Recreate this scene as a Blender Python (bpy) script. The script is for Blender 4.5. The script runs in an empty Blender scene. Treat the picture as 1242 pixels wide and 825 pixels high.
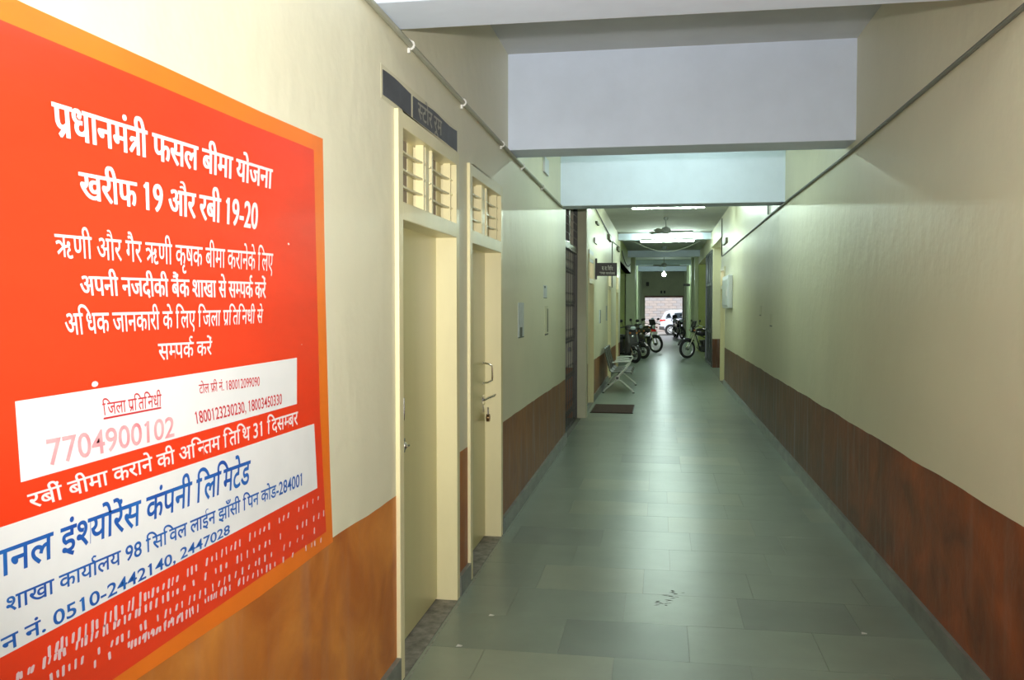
import bpy, bmesh, math, random, re
from mathutils import Vector, Matrix
random.seed(7)
SC = bpy.context.scene
COL = SC.collection
PI = math.pi

# ------------------------------------------------------------------ camera
CAM_H = 1.65
F_PX, YAW, PITCH = 1076.8, -0.1645, 0.0376
cam = bpy.data.cameras.new('camera')
cam.sensor_fit = 'HORIZONTAL'; cam.sensor_width = 36
cam.lens = F_PX / 1242 * 36
cam.clip_start = 0.05; cam.clip_end = 300
camo = bpy.data.objects.new('camera', cam); COL.objects.link(camo)
camo.location = (0, 0, CAM_H)
camo.rotation_euler = (PI/2 - PITCH, 0, -YAW)
SC.camera = camo

# ------------------------------------------------------------------ world: pale daylight
w = bpy.data.worlds.new('world'); SC.world = w; w.use_nodes = True
w.node_tree.nodes['Background'].inputs[0].default_value = (0.85, 0.92, 1.0, 1)
w.node_tree.nodes['Background'].inputs[1].default_value = 2.2

# ------------------------------------------------------------------ lights
def area(name, loc, rot, sx, sy, power, col):
    l = bpy.data.lights.new(name, 'AREA'); l.shape = 'RECTANGLE'; l.size = sx; l.size_y = sy
    l.energy = power; l.color = col
    o = bpy.data.objects.new(name, l); COL.objects.link(o); o.location = loc; o.rotation_euler = rot
    return o
# the photographer's flash, on top of the camera, aimed along the view
flash = area('camera_flash', (0, 0.0, 1.80), (PI/2 + math.radians(6), 0, -YAW), 0.07, 0.04, 51, (1.0, 0.965, 0.92))
flash.data.spread = math.radians(92)
# fill light added to brighten the near left wall, from an assumed doorway behind
side_fill = area('added_side_fill', (1.34, -1.4, 1.5), (0, math.radians(90), 0), 2.2, 1.6, 9, (0.95, 0.98, 1.0))
TUBE_E, TUBE_MID, TUBE_NEAR = 200.0, 90.0, 46.0

SC.view_settings.view_transform = 'Standard'
SC.view_settings.look = 'None'
SC.view_settings.gamma = 1
SC.view_settings.use_curve_mapping = False
SC.view_settings.exposure = 0.0

# ------------------------------------------------------------------ picture -> place
def _ray(x, y):
    cx, cy, cz = (x-621)/F_PX, (y-412.5)/F_PX, 1.0
    v = Vector((cx, -cy, -cz))
    return camo.matrix_basis.to_3x3() @ v
def on_x(x, y, X):
    d = _ray(x, y); t = X/d.x
    return (d.y*t, CAM_H + d.z*t)
def on_y(x, y, Y):
    d = _ray(x, y); t = Y/d.y
    return (d.x*t, CAM_H + d.z*t)

# ------------------------------------------------------------------ materials
def mat(name, col, rough=0.5, metal=0.0, var=0.0, scale=4.0, bump=0.0, bscale=60.0, spec=0.5, col2=None, emit=None, estr=0.0, coat=0.0, stretch=(1, 1, 1), rvar=0.0):
    m = bpy.data.materials.new(name); m.use_nodes = True
    nt = m.node_tree; b = nt.nodes['Principled BSDF']
    b.inputs['Base Color'].default_value = (*col, 1)
    b.inputs['Roughness'].default_value = rough
    b.inputs['Metallic'].default_value = metal
    b.inputs['Specular IOR Level'].default_value = spec
    b.inputs['Coat Weight'].default_value = coat
    if emit:
        b.inputs['Emission Color'].default_value = (*emit, 1)
        b.inputs['Emission Strength'].default_value = estr
    if var or bump or col2 or rvar:
        tc = nt.nodes.new('ShaderNodeTexCoord')
        mp = nt.nodes.new('ShaderNodeMapping'); mp.inputs['Scale'].default_value = stretch
        nt.links.new(tc.outputs['Object'], mp.inputs['Vector'])
    if var or col2:
        n = nt.nodes.new('ShaderNodeTexNoise'); n.inputs['Scale'].default_value = scale; n.inputs['Detail'].default_value = 6
        n.inputs['Roughness'].default_value = 0.6
        nt.links.new(mp.outputs['Vector'], n.inputs['Vector'])
        r = nt.nodes.new('ShaderNodeValToRGB')
        c2 = col2 or tuple(c*(1-var) for c in col); c1 = col if col2 else tuple(min(1, c*(1+var*0.6)) for c in col)
        r.color_ramp.elements[0].position = 0.32; r.color_ramp.elements[0].color = (*c2, 1)
        r.color_ramp.elements[1].position = 0.68; r.color_ramp.elements[1].color = (*c1, 1)
        nt.links.new(n.outputs['Fac'], r.inputs['Fac']); nt.links.new(r.outputs['Color'], b.inputs['Base Color'])
    if rvar:
        n3 = nt.nodes.new('ShaderNodeTexNoise'); n3.inputs['Scale'].default_value = scale*1.7; n3.inputs['Detail'].default_value = 5
        nt.links.new(mp.outputs['Vector'], n3.inputs['Vector'])
        mr = nt.nodes.new('ShaderNodeMapRange'); mr.inputs['To Min'].default_value = rough-rvar; mr.inputs['To Max'].default_value = rough+rvar
        nt.links.new(n3.outputs['Fac'], mr.inputs['Value']); nt.links.new(mr.outputs['Result'], b.inputs['Roughness'])
    if bump:
        n2 = nt.nodes.new('ShaderNodeTexNoise'); n2.inputs['Scale'].default_value = bscale; n2.inputs['Detail'].default_value = 4
        nt.links.new(mp.outputs['Vector'], n2.inputs['Vector'])
        bp = nt.nodes.new('ShaderNodeBump'); bp.inputs['Strength'].default_value = bump; bp.inputs['Distance'].default_value = 0.01
        nt.links.new(n2.outputs['Fac'], bp.inputs['Height']); nt.links.new(bp.outputs['Normal'], b.inputs['Normal'])
    return m

def wall_paint(name, upper, lower, lower2, streak, level=0.815, slope=0.0, rough=0.45, dirt=(4, 9)):
    """oil paint: pale above, brown dado below a hand-cut line at a fixed height"""
    m = bpy.data.materials.new(name); m.use_nodes = True
    nt = m.node_tree; N = nt.nodes.new; L = nt.links.new; b = nt.nodes['Principled BSDF']
    tc = N('ShaderNodeTexCoord'); sep = N('ShaderNodeSeparateXYZ'); L(tc.outputs['Object'], sep.inputs[0])
    wob = N('ShaderNodeTexNoise'); wob.inputs['Scale'].default_value = 1.6; wob.inputs['Detail'].default_value = 2; L(tc.outputs['Object'], wob.inputs['Vector'])
    a = N('ShaderNodeMath'); a.operation = 'MULTIPLY_ADD'; a.inputs[1].default_value = 0.03; L(wob.outputs['Fac'], a.inputs[0])
    sl = N('ShaderNodeMath'); sl.operation = 'MULTIPLY_ADD'; sl.inputs[1].default_value = slope; L(sep.outputs['Y'], sl.inputs[0]); L(sep.outputs['Z'], sl.inputs[2]); L(sl.outputs[0], a.inputs[2])
    gt = N('ShaderNodeMath'); gt.operation = 'GREATER_THAN'; gt.inputs[1].default_value = level + 0.015; L(a.outputs[0], gt.inputs[0])
    n1 = N('ShaderNodeTexNoise'); n1.inputs['Scale'].default_value = 0.9; n1.inputs['Detail'].default_value = 5; L(tc.outputs['Object'], n1.inputs['Vector'])
    r1 = N('ShaderNodeValToRGB'); r1.color_ramp.elements[0].position = 0.3; r1.color_ramp.elements[1].position = 0.7
    r1.color_ramp.elements[0].color = (*[c*0.9 for c in upper], 1); r1.color_ramp.elements[1].color = (*upper, 1); L(n1.outputs['Fac'], r1.inputs['Fac'])
    n2 = N('ShaderNodeTexNoise'); n2.inputs['Scale'].default_value = 3.2; n2.inputs['Detail'].default_value = 7; n2.inputs['Distortion'].default_value = 0.6; L(tc.outputs['Object'], n2.inputs['Vector'])
    r2 = N('ShaderNodeValToRGB'); r2.color_ramp.elements[0].position = 0.35; r2.color_ramp.elements[1].position = 0.7
    r2.color_ramp.elements[0].color = (*lower2, 1); r2.color_ramp.elements[1].color = (*lower, 1); L(n2.outputs['Fac'], r2.inputs['Fac'])
    mp = N('ShaderNodeMapping'); mp.inputs['Scale'].default_value = (9, 9, 0.9); L(tc.outputs['Object'], mp.inputs['Vector'])
    n3 = N('ShaderNodeTexNoise'); n3.inputs['Scale'].default_value = 1.3; n3.inputs['Detail'].default_value = 6; L(mp.outputs['Vector'], n3.inputs['Vector'])
    r3 = N('ShaderNodeValToRGB'); r3.color_ramp.elements[0].position = 0.52; r3.color_ramp.elements[1].position = 0.78
    r3.color_ramp.elements[0].color = (0, 0, 0, 1); r3.color_ramp.elements[1].color = (streak,)*3 + (1,); L(n3.outputs['Fac'], r3.inputs['Fac'])
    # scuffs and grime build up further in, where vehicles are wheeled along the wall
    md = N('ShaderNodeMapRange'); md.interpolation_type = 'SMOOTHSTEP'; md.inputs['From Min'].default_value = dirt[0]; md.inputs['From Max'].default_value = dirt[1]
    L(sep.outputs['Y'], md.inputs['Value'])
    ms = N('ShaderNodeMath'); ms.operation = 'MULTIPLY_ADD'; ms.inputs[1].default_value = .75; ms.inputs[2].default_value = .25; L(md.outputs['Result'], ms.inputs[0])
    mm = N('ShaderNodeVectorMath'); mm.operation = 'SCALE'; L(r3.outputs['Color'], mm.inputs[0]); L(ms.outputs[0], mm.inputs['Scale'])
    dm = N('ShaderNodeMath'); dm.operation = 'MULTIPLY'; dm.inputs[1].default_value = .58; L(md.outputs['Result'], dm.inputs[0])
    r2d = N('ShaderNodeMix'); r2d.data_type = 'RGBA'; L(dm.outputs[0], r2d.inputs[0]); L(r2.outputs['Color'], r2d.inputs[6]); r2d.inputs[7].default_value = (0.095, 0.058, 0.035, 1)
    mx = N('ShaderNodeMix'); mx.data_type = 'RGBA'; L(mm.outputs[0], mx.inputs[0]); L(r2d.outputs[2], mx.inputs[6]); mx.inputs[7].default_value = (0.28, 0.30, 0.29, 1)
    mix = N('ShaderNodeMix'); mix.data_type = 'RGBA'; L(gt.outputs[0], mix.inputs[0]); L(mx.outputs[2], mix.inputs[6]); L(r1.outputs['Color'], mix.inputs[7])
    L(mix.outputs[2], b.inputs['Base Color'])
    b.inputs['Roughness'].default_value = rough; b.inputs['Specular IOR Level'].default_value = 0.35
    n4 = N('ShaderNodeTexNoise'); n4.inputs['Scale'].default_value = 7; n4.inputs['Detail'].default_value = 3; L(tc.outputs['Object'], n4.inputs['Vector'])
    bp = N('ShaderNodeBump'); bp.inputs['Strength'].default_value = 0.25; bp.inputs['Distance'].default_value = 0.02
    L(n4.outputs['Fac'], bp.inputs['Height']); L(bp.outputs['Normal'], b.inputs['Normal'])
    return m

CREAM = (0.80, 0.765, 0.575)
M = {}
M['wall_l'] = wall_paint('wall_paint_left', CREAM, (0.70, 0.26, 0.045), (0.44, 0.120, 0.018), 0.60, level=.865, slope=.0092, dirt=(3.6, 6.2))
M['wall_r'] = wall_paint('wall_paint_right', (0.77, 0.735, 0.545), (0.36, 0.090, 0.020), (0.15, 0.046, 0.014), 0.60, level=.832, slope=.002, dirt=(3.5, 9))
M['cream'] = mat('cream_paint', (0.68, 0.65, 0.46), 0.5, var=0.08, scale=2)
M['green'] = mat('yellow_green_paint', (0.36, 0.42, 0.12), 0.5, var=0.15, scale=2)
M['palegreen'] = mat('pale_green_paint', (0.52, 0.58, 0.38), 0.5, var=0.1, scale=2)
M['white'] = mat('ceiling_whitewash', (0.60, 0.62, 0.63), 0.8, var=0.10, scale=1.3, bump=0.1, bscale=20)
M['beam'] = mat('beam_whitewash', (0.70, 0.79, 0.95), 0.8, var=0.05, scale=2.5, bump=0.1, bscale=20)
M['skirt'] = mat('stone_skirting', (0.20, 0.21, 0.185), 0.35, var=0.35, scale=9, stretch=(1, .5, 1))
M['mortar'] = mat('floor_joint', (0.20, 0.20, 0.17), 0.6, var=0.2, scale=10)
M['cement'] = mat('cement_edge', (0.33, 0.33, 0.29), 0.8, var=0.35, scale=30)
M['sill'] = mat('worn_door_sill', (0.23, 0.22, 0.19), 0.6, var=0.55, scale=14)
M['frame'] = mat('cream_enamel', (0.80, 0.73, 0.44), 0.35, var=0.07, scale=3, stretch=(1, 1, .3))
M['leaf'] = mat('khaki_laminate', (0.58, 0.54, 0.265), 0.30, var=0.05, scale=3, stretch=(1, 1, .15))
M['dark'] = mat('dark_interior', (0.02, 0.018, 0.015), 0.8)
M['board'] = mat('inner_boards', (0.33, 0.27, 0.20), 0.6, var=0.3, scale=6, stretch=(1, 1, .2))
M['transomd'] = mat('dusty_brown_board', (0.10, 0.075, 0.055), 0.7, var=.3, scale=8)
M['chrome'] = mat('chrome', (0.80, 0.80, 0.80), 0.16, metal=1)
M['steel'] = mat('brushed_steel', (0.72, 0.73, 0.72), 0.3, metal=1)
M['perf'] = mat('perforated_steel', (0.10, 0.105, 0.10), 0.4, metal=.6)
M['silver'] = mat('silver_paint', (0.78, 0.80, 0.77), 0.35, metal=0.2)
M['brass'] = mat('old_brass', (0.18, 0.11, 0.05), 0.35, metal=0.9)
M['pvc'] = mat('painted_conduit', (0.42, 0.42, 0.33), 0.5, var=0.1)
M['pvc_d'] = mat('grey_conduit', (0.19, 0.20, 0.17), 0.5, var=0.1)
M['clamp'] = mat('white_clamp', (0.75, 0.75, 0.70), 0.5)
M['wire'] = mat('cable', (0.05, 0.05, 0.045), 0.6)
M['wire_w'] = mat('pale_cable', (0.45, 0.47, 0.40), 0.6)
M['orange'] = mat('orange_paint', (0.90, 0.20, 0.012), 0.32, var=0.08, scale=3)
M['red'] = mat('vermilion_paint', (0.84, 0.050, 0.012), 0.28, var=0.10, scale=3, bump=0.15, bscale=9, stretch=(1, .4, 1.5))
M['pwhite'] = mat('white_paint', (0.83, 0.84, 0.84), 0.35, var=0.04, scale=5)
M['lwhite'] = mat('white_lettering', (0.86, 0.78, 0.78), 0.5)
M['lred'] = mat('red_lettering', (0.55, 0.03, 0.04), 0.5)
M['lfaint'] = mat('faded_red_lettering', (0.78, 0.22, 0.25), 0.5, col2=(0.80, 0.50, 0.52), scale=14)
M['lblue'] = mat('blue_lettering', (0.012, 0.075, 0.38), 0.5, col2=(0.015, 0.14, 0.48), scale=10)
M['lpale'] = mat('pale_marks', (0.80, 0.58, 0.60), 0.5)
M['slate'] = mat('blackboard_paint', (0.055, 0.058, 0.065), 0.45, var=0.35, scale=9)
M['chalk'] = mat('chalk_lettering', (0.40, 0.39, 0.34), 0.7)
M['signblk'] = mat('black_sign', (0.018, 0.016, 0.016), 0.35)
M['signtxt'] = mat('sign_lettering', (0.62, 0.62, 0.62), 0.5)
M['grille'] = mat('grille_black', (0.075, 0.075, 0.068), 0.40, metal=0.4)
M['glass'] = mat('louvre_glass', (0.35, 0.45, 0.45), 0.08, spec=1.0, metal=0.6)
M['paper'] = mat('paper', (0.62, 0.65, 0.66), 0.6, var=0.12, scale=20)
M['ink'] = mat('old_ink', (0.10, 0.11, 0.09), 0.6)
M['box'] = mat('junction_box', (0.16, 0.16, 0.10), 0.5)
M['panelw'] = mat('panel_white', (0.66, 0.69, 0.72), 0.35)
M['alu'] = mat('aluminium', (0.09, 0.10, 0.10), 0.5, metal=0.4)
M['pglass'] = mat('dark_glass', (0.02, 0.026, 0.025), 0.45, spec=0.3)
M['maroon'] = mat('door_mat_fibre', (0.085, 0.045, 0.036), 0.95, bump=0.8, bscale=300, var=0.3, scale=40)
M['tyre'] = mat('rubber', (0.018, 0.018, 0.018), 0.7)
M['blackp'] = mat('black_plastic', (0.015, 0.015, 0.016), 0.35)
M['bodyd'] = mat('dark_bodywork', (0.035, 0.032, 0.035), 0.18, coat=0.6)
M['bodyg'] = mat('grey_bodywork', (0.10, 0.095, 0.095), 0.2, coat=0.6, metal=0.3)
M['engine'] = mat('engine_metal', (0.10, 0.10, 0.10), 0.4, metal=0.8)
M['lens'] = mat('lamp_lens', (0.45, 0.50, 0.52), 0.08, spec=1)
M['amber'] = mat('amber_plastic', (.35, .12, .02), .3)
M['redl'] = mat('red_plastic', (0.75, 0.03, 0.03), 0.25)
M['carw'] = mat('white_car_paint', (0.78, 0.81, 0.86), 0.2, coat=0.5)
M['carg'] = mat('car_glass', (0.03, 0.045, 0.06), 0.08)
M['brick'] = mat('pale_brick', (0.62, 0.52, 0.46), 0.8, var=0.15, scale=3)
M['bricks2'] = mat('pale_brick_grey', (0.55, 0.50, 0.48), 0.8, var=0.15, scale=3)
M['bmortar'] = mat('brick_mortar', (0.42, 0.37, 0.34), 0.9)
M['lintel'] = mat('brown_lintel', (0.20, 0.085, 0.05), 0.6)
M['ground'] = mat('yard_ground', (0.42, 0.38, 0.34), 0.9, var=0.2, scale=1)
M['fanb'] = mat('fan_paint', (0.33, 0.36, 0.35), 0.45)
M['tube'] = mat('tube_glow', (1, 1, 1), 0.5, emit=(0.78, 1.0, 0.86), estr=TUBE_E)
M['tube_near'] = mat('tube_glow_near', (1, 1, 1), 0.5, emit=(0.92, 1.0, 0.90), estr=TUBE_NEAR)
M['tube_mid'] = mat('tube_glow_mid', (1, 1, 1), 0.5, emit=(0.78, 1.0, 0.86), estr=TUBE_MID)
M['bulb'] = mat('bulb_glow', (1, 1, 1), 0.5, emit=(0.80, 1.0, 0.97), estr=420)
M['darkgreen'] = mat('dark_green_metal', (0.03, 0.06, 0.05), 0.5)
M['dirt'] = mat('floor_scuff', (0.03, 0.028, 0.02), 0.8)
M['litter'] = mat('paper_scrap', (0.7, 0.7, 0.66), 0.7)

def stone(name, c, r=0.292):
    """kota stone: grey-green, cloudy, polished by feet; each slab its own tone"""
    m = bpy.data.materials.new(name); m.use_nodes = True
    nt = m.node_tree; N = nt.nodes.new; L = nt.links.new; b = nt.nodes['Principled BSDF']
    tc = N('ShaderNodeTexCoord'); oi = N('ShaderNodeObjectInfo'); geo = N('ShaderNodeNewGeometry')
    n = N('ShaderNodeTexNoise'); n.inputs['Scale'].default_value = 2.2; n.inputs['Detail'].default_value = 8; n.inputs['Roughness'].default_value = .6
    L(geo.outputs['Position'], n.inputs['Vector'])
    r1 = N('ShaderNodeValToRGB'); r1.color_ramp.elements[0].position = .3; r1.color_ramp.elements[1].position = .72
    r1.color_ramp.elements[0].color = (*[k*.88 for k in c], 1); r1.color_ramp.elements[1].color = (*[k*1.10 for k in c], 1)
    L(n.outputs['Fac'], r1.inputs['Fac'])
    mr = N('ShaderNodeMapRange'); mr.inputs['To Min'].default_value = 0.93; mr.inputs['To Max'].default_value = 1.06; L(oi.outputs['Random'], mr.inputs['Value'])
    mx = N('ShaderNodeVectorMath'); mx.operation = 'SCALE'; L(r1.outputs['Color'], mx.inputs[0]); L(mr.outputs['Result'], mx.inputs['Scale'])
    L(mx.outputs[0], b.inputs['Base Color'])
    mp = N('ShaderNodeMapping'); mp.inputs['Scale'].default_value = (2.5, 7, 1); L(geo.outputs['Position'], mp.inputs['Vector'])
    n3 = N('ShaderNodeTexNoise'); n3.inputs['Scale'].default_value = 1.6; n3.inputs['Detail'].default_value = 6; L(mp.outputs['Vector'], n3.inputs['Vector'])
    m3 = N('ShaderNodeMapRange'); m3.inputs['From Min'].default_value = 0; m3.inputs['From Max'].default_value = 1
    m3.inputs['To Min'].default_value = r-.02; m3.inputs['To Max'].default_value = r+.03; L(n3.outputs['Fac'], m3.inputs['Value']); L(m3.outputs['Result'], b.inputs['Roughness'])
    n2 = N('ShaderNodeTexNoise'); n2.inputs['Scale'].default_value = 3.5; n2.inputs['Detail'].default_value = 3; L(geo.outputs['Position'], n2.inputs['Vector'])
    bp = N('ShaderNodeBump'); bp.inputs['Strength'].default_value = .035; bp.inputs['Distance'].default_value = .02
    L(n2.outputs['Fac'], bp.inputs['Height']); L(bp.outputs['Normal'], b.inputs['Normal'])
    b.inputs['Specular IOR Level'].default_value = .42
    return m
M['tile'] = stone('kota_stone', (0.215, 0.265, 0.215))
M['tile_d'] = stone('kota_stone_dark', (0.180, 0.222, 0.188))
M['tile_l'] = stone('kota_stone_pale', (0.255, 0.295, 0.225))

# ------------------------------------------------------------------ mesh helpers
class MB:
    def __init__(s): s.v = []; s.f = []; s.mi = []
    def add(s, vs, fs, mi=0):
        o = len(s.v); s.v += [tuple(v) for v in vs]; s.f += [tuple(i+o for i in f) for f in fs]; s.mi += [mi]*len(fs); return s
    def box(s, x0, x1, y0, y1, z0, z1, mi=0):
        return s.add([(x0,y0,z0),(x1,y0,z0),(x1,y1,z0),(x0,y1,z0),(x0,y0,z1),(x1,y0,z1),(x1,y1,z1),(x0,y1,z1)],
                     [(0,3,2,1),(4,5,6,7),(0,1,5,4),(1,2,6,5),(2,3,7,6),(3,0,4,7)], mi)
    def bar(s, p0, p1, w, h, up=(0, 0, 1)):
        p0, p1 = Vector(p0), Vector(p1); d = (p1-p0).normalized(); u = Vector(up)
        if abs(d.dot(u)) > .95: u = Vector((0, 1, 0))
        a = d.cross(u).normalized()*w/2; c = a.cross(d).normalized()*h/2
        vs = [p+i*a+j*c for p in (p0, p1) for i, j in ((-1,-1),(1,-1),(1,1),(-1,1))]
        return s.add(vs, [(0,1,2,3),(7,6,5,4),(0,4,5,1),(1,5,6,2),(2,6,7,3),(3,7,4,0)])
    def tube(s, pts, r, n=8, closed=False, r_end=None):
        pts = [Vector(p) for p in pts]; m = len(pts); rings = []
        prev = None
        for i, p in enumerate(pts):
            if closed: d = pts[(i+1) % m]-pts[i-1]
            else: d = pts[min(i+1, m-1)]-pts[max(i-1, 0)]
            d.normalize()
            if prev is None:
                u = Vector((0, 0, 1)) if abs(d.z) < .9 else Vector((1, 0, 0))
                a = d.cross(u).normalized()
            else:
                a = (prev - d*prev.dot(d)).normalized()
            prev = a; b = d.cross(a)
            rr = r if not isinstance(r, (list, tuple)) else r[i]
            rings.append([p + rr*(math.cos(t)*a+math.sin(t)*b) for t in (2*PI*k/n for k in range(n))])
        vs = [v for q in rings for v in q]; fs = []
        for i in range(m if closed else m-1):
            j = (i+1) % m
            for k in range(n): fs.append((i*n+k, i*n+(k+1) % n, j*n+(k+1) % n, j*n+k))
        if not closed: fs += [tuple(range(n))[::-1], tuple((m-1)*n+k for k in range(n))]
        return s.add(vs, fs)
    def lathe(s, prof, o=(0, 0, 0), axis='z', n=20):
        vs = []; fs = []; o = Vector(o)
        for r, h in prof:
            for k in range(n):
                t = 2*PI*k/n; x, y = r*math.cos(t), r*math.sin(t)
                vs.append(o + Vector({'z': (x, y, h), 'y': (x, h, y), 'x': (h, x, y)}[axis]))
        m = len(prof)
        for i in range(m-1):
            for k in range(n): fs.append((i*n+k, i*n+(k+1) % n, (i+1)*n+(k+1) % n, (i+1)*n+k))
        fs += [tuple(range(n))[::-1], tuple((m-1)*n+k for k in range(n))]
        return s.add(vs, fs)
    def prism(s, poly, axis, a0, a1, taper=1.0):
        """poly in the two other axes, extruded a0..a1; taper scales the two ends about the centroid"""
        n = len(poly); cx = sum(p[0] for p in poly)/n; cy = sum(p[1] for p in poly)/n
        def pt(p, a, k):
            u, v = cx+(p[0]-cx)*k, cy+(p[1]-cy)*k
            return {'y': (u, a, v), 'x': (a, u, v), 'z': (u, v, a)}[axis]
        e = (a1-a0)*.12
        if taper == 1.0: L = [(a0, 1), (a1, 1)]
        else: L = [(a0, taper), (a0+e, 1), (a1-e, 1), (a1, taper)]
        vs = [pt(p, a, k) for a, k in L for p in poly]; fs = []
        for i in range(len(L)-1):
            for k in range(n): fs.append((i*n+k, i*n+(k+1) % n, (i+1)*n+(k+1) % n, (i+1)*n+k))
        fs += [tuple(range(n))[::-1], tuple((len(L)-1)*n+k for k in range(n))]
        return s.add(vs, fs)
    def ell(s, c, rx, ry, rz, n=14, m=8):
        vs = []; fs = []
        for i in range(m+1):
            ph = PI*i/m - PI/2
            for k in range(n):
                t = 2*PI*k/n
                vs.append((c[0]+rx*math.cos(ph)*math.cos(t), c[1]+ry*math.cos(ph)*math.sin(t), c[2]+rz*math.sin(ph)))
        for i in range(m):
            for k in range(n): fs.append((i*n+k, i*n+(k+1) % n, (i+1)*n+(k+1) % n, (i+1)*n+k))
        return s.add(vs, fs)
    def build(s, name, m, parent=None, bevel=0, smooth=False, seg=2, label=None):
        me = bpy.data.meshes.new(name); me.from_pydata(s.v, [], s.f); me.update()
        bm = bmesh.new(); bm.from_mesh(me); bmesh.ops.remove_doubles(bm, verts=bm.verts, dist=1e-6)
        bmesh.ops.recalc_face_normals(bm, faces=bm.faces); bm.to_mesh(me); bm.free()
        ms = m if isinstance(m, (list, tuple)) else [m]
        for k in ms: me.materials.append(k)
        if len(ms) > 1 and len(me.polygons) == len(s.mi):
            for p, i in zip(me.polygons, s.mi): p.material_index = i
        if smooth:
            me.polygons.foreach_set('use_smooth', [True]*len(me.polygons))
            try: me.set_sharp_from_angle(angle=math.radians(38))
            except Exception: pass
        o = bpy.data.objects.new(name, me); COL.objects.link(o)
        if parent: o.parent = parent
        if label: o['label'] = label
        if bevel:
            b = o.modifiers.new('bevel', 'BEVEL'); b.width = bevel; b.segments = seg; b.limit_method = 'ANGLE'
        return o

def tag(o, label, cat, group=None, kind=None):
    o['label'] = label; o['category'] = cat
    if group: o['group'] = group
    if kind: o['kind'] = kind
    return o
def struct(o, label=None, cat=None):
    o['kind'] = 'structure'
    if label: o['label'] = label
    if cat: o['category'] = cat
    return o
def empty(name, loc=(0, 0, 0), rz=0.0):
    o = bpy.data.objects.new(name, None); COL.objects.link(o); o.location = loc; o.rotation_euler = (0, 0, rz)
    o.empty_display_size = 0.1
    return o
def copy_tree(o, parent=None):
    c = o.copy(); COL.objects.link(c); c.parent = parent
    for ch in list(o.children): copy_tree(ch, c)
    return c

# ------------------------------------------------------------------ the setting
XL, XR = -1.125, 1.355
ZC, ZC2 = 3.53, 3.64
Y0, YE = -3.0, 51.4

# floor bed and slabs
fl = struct(MB().box(-3.2, 3.4, Y0-.2, YE, -0.25, -0.004).build('floor', M['mortar']), 'grey green stone slab floor of the long corridor', 'floor')
ROW = 0.48; ybase = 4.14
rows = []
k = int((Y0-ybase)//ROW)
tile_mesh = {}
cnt = 0
far = MB()
def special(j):  # j: row index with 0 = 4.14..4.62
    if j == 0: return [-1.09, -.47, .15, .77], {-.47: 'tile_d'}
    if j == 1: return [-.80, -.18, .44, 1.02], {.44: 'tile_d'}
    if j == -1: return [-.82, -.20, .42, 1.04], {-.82: 'tile_l', -1.3: 'tile_l'}
    return None
while ybase + k*ROW < YE:
    ya, yb = ybase+k*ROW, min(ybase+(k+1)*ROW, YE)
    sp = special(k)
    if sp: xs, ov = sp
    else:
        off = random.choice([0, .31, .16, .45]); xs = [XL-.2+off+i*.62 for i in range(5)]; ov = {}
    xs = [x for x in xs if XL-.02 < x < XR-.08]
    ed = [XL-.01]+xs+[XR+.01]
    for i in range(len(ed)-1):
        xa, xb = ed[i], ed[i+1]
        g = .0009
        z = random.uniform(-.0002, .0002)
        if yb < 14.6:
            key = 'tile'
            for q, mm in ov.items():
                if abs(q-xa) < .02 or (q < -1.1 and i == 0): key = mm
            if not sp:
                r = random.random(); key = 'tile_d' if r < .06 else ('tile_l' if r < .22 else 'tile')
            b = MB(); e = .0014
            b.box(xa+g, xb-g, ya+g, yb-g, -.02, z)
            b.build('stone_tile', M[key], fl)
        else:
            far.box(xa+g, xb-g, ya+g, yb-g, -.02, z)
    k += 1
far.box(-3.1, XL-.02, 25.0, 35.5, -.02, 0); far.box(XR+.02, 3.3, 20.3, 35.5, -.02, 0)
fo = far.build('far_stone_tile', M['tile'], fl); fo['kind'] = 'stuff'

# left wall with openings
D1 = (3.70, 4.87); D2 = (5.16, 6.27)      # doors
G0, G1 = 10.74, 13.10                     # grille opening
D3 = (14.20, 15.28); D4 = (19.70, 20.72); D5 = (23.40, 24.42)
def wall_run(mb, xa, xb, ya, yb, top, holes):
    y = ya
    for (h0, h1, hz) in holes:
        mb.box(xa, xb, y, h0, -.01, top); mb.box(xa, xb, h0, h1, hz, top); y = h1
    mb.box(xa, xb, y, yb, -.01, top)
HZ = 2.50
lw = MB()
wall_run(lw, XL-.25, XL, Y0, 10.3, ZC+.01, [(D1[0], D1[1], HZ), (D2[0], D2[1], HZ)])
wall_run(lw, XL-.25, XL, 10.3, G0, ZC2+.01, [])
lw.box(XL-.25, XL, G0, G1, 3.36, ZC2+.01)
wall_run(lw, XL-.25, XL, G1+.02, 25.9, ZC2+.01, [(D3[0], D3[1], HZ), (D4[0], D4[1], HZ), (D5[0], D5[1], HZ)])
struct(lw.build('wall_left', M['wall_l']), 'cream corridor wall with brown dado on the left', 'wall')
# dark rooms behind openings
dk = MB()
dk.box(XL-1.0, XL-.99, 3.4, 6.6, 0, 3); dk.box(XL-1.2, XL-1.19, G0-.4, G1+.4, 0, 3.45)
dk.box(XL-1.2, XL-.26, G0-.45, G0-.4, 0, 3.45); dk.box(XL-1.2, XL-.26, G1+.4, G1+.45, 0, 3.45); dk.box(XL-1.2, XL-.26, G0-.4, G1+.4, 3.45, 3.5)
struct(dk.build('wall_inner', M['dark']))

# pillar beyond the grille
struct(MB().box(XL-.13, -1.062, G1, G1+.22, -.01, ZC2).build('trim_1', M['cream'], bevel=.008), 'cream plaster pilaster beyond the black grille gate', 'pilaster')

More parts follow.
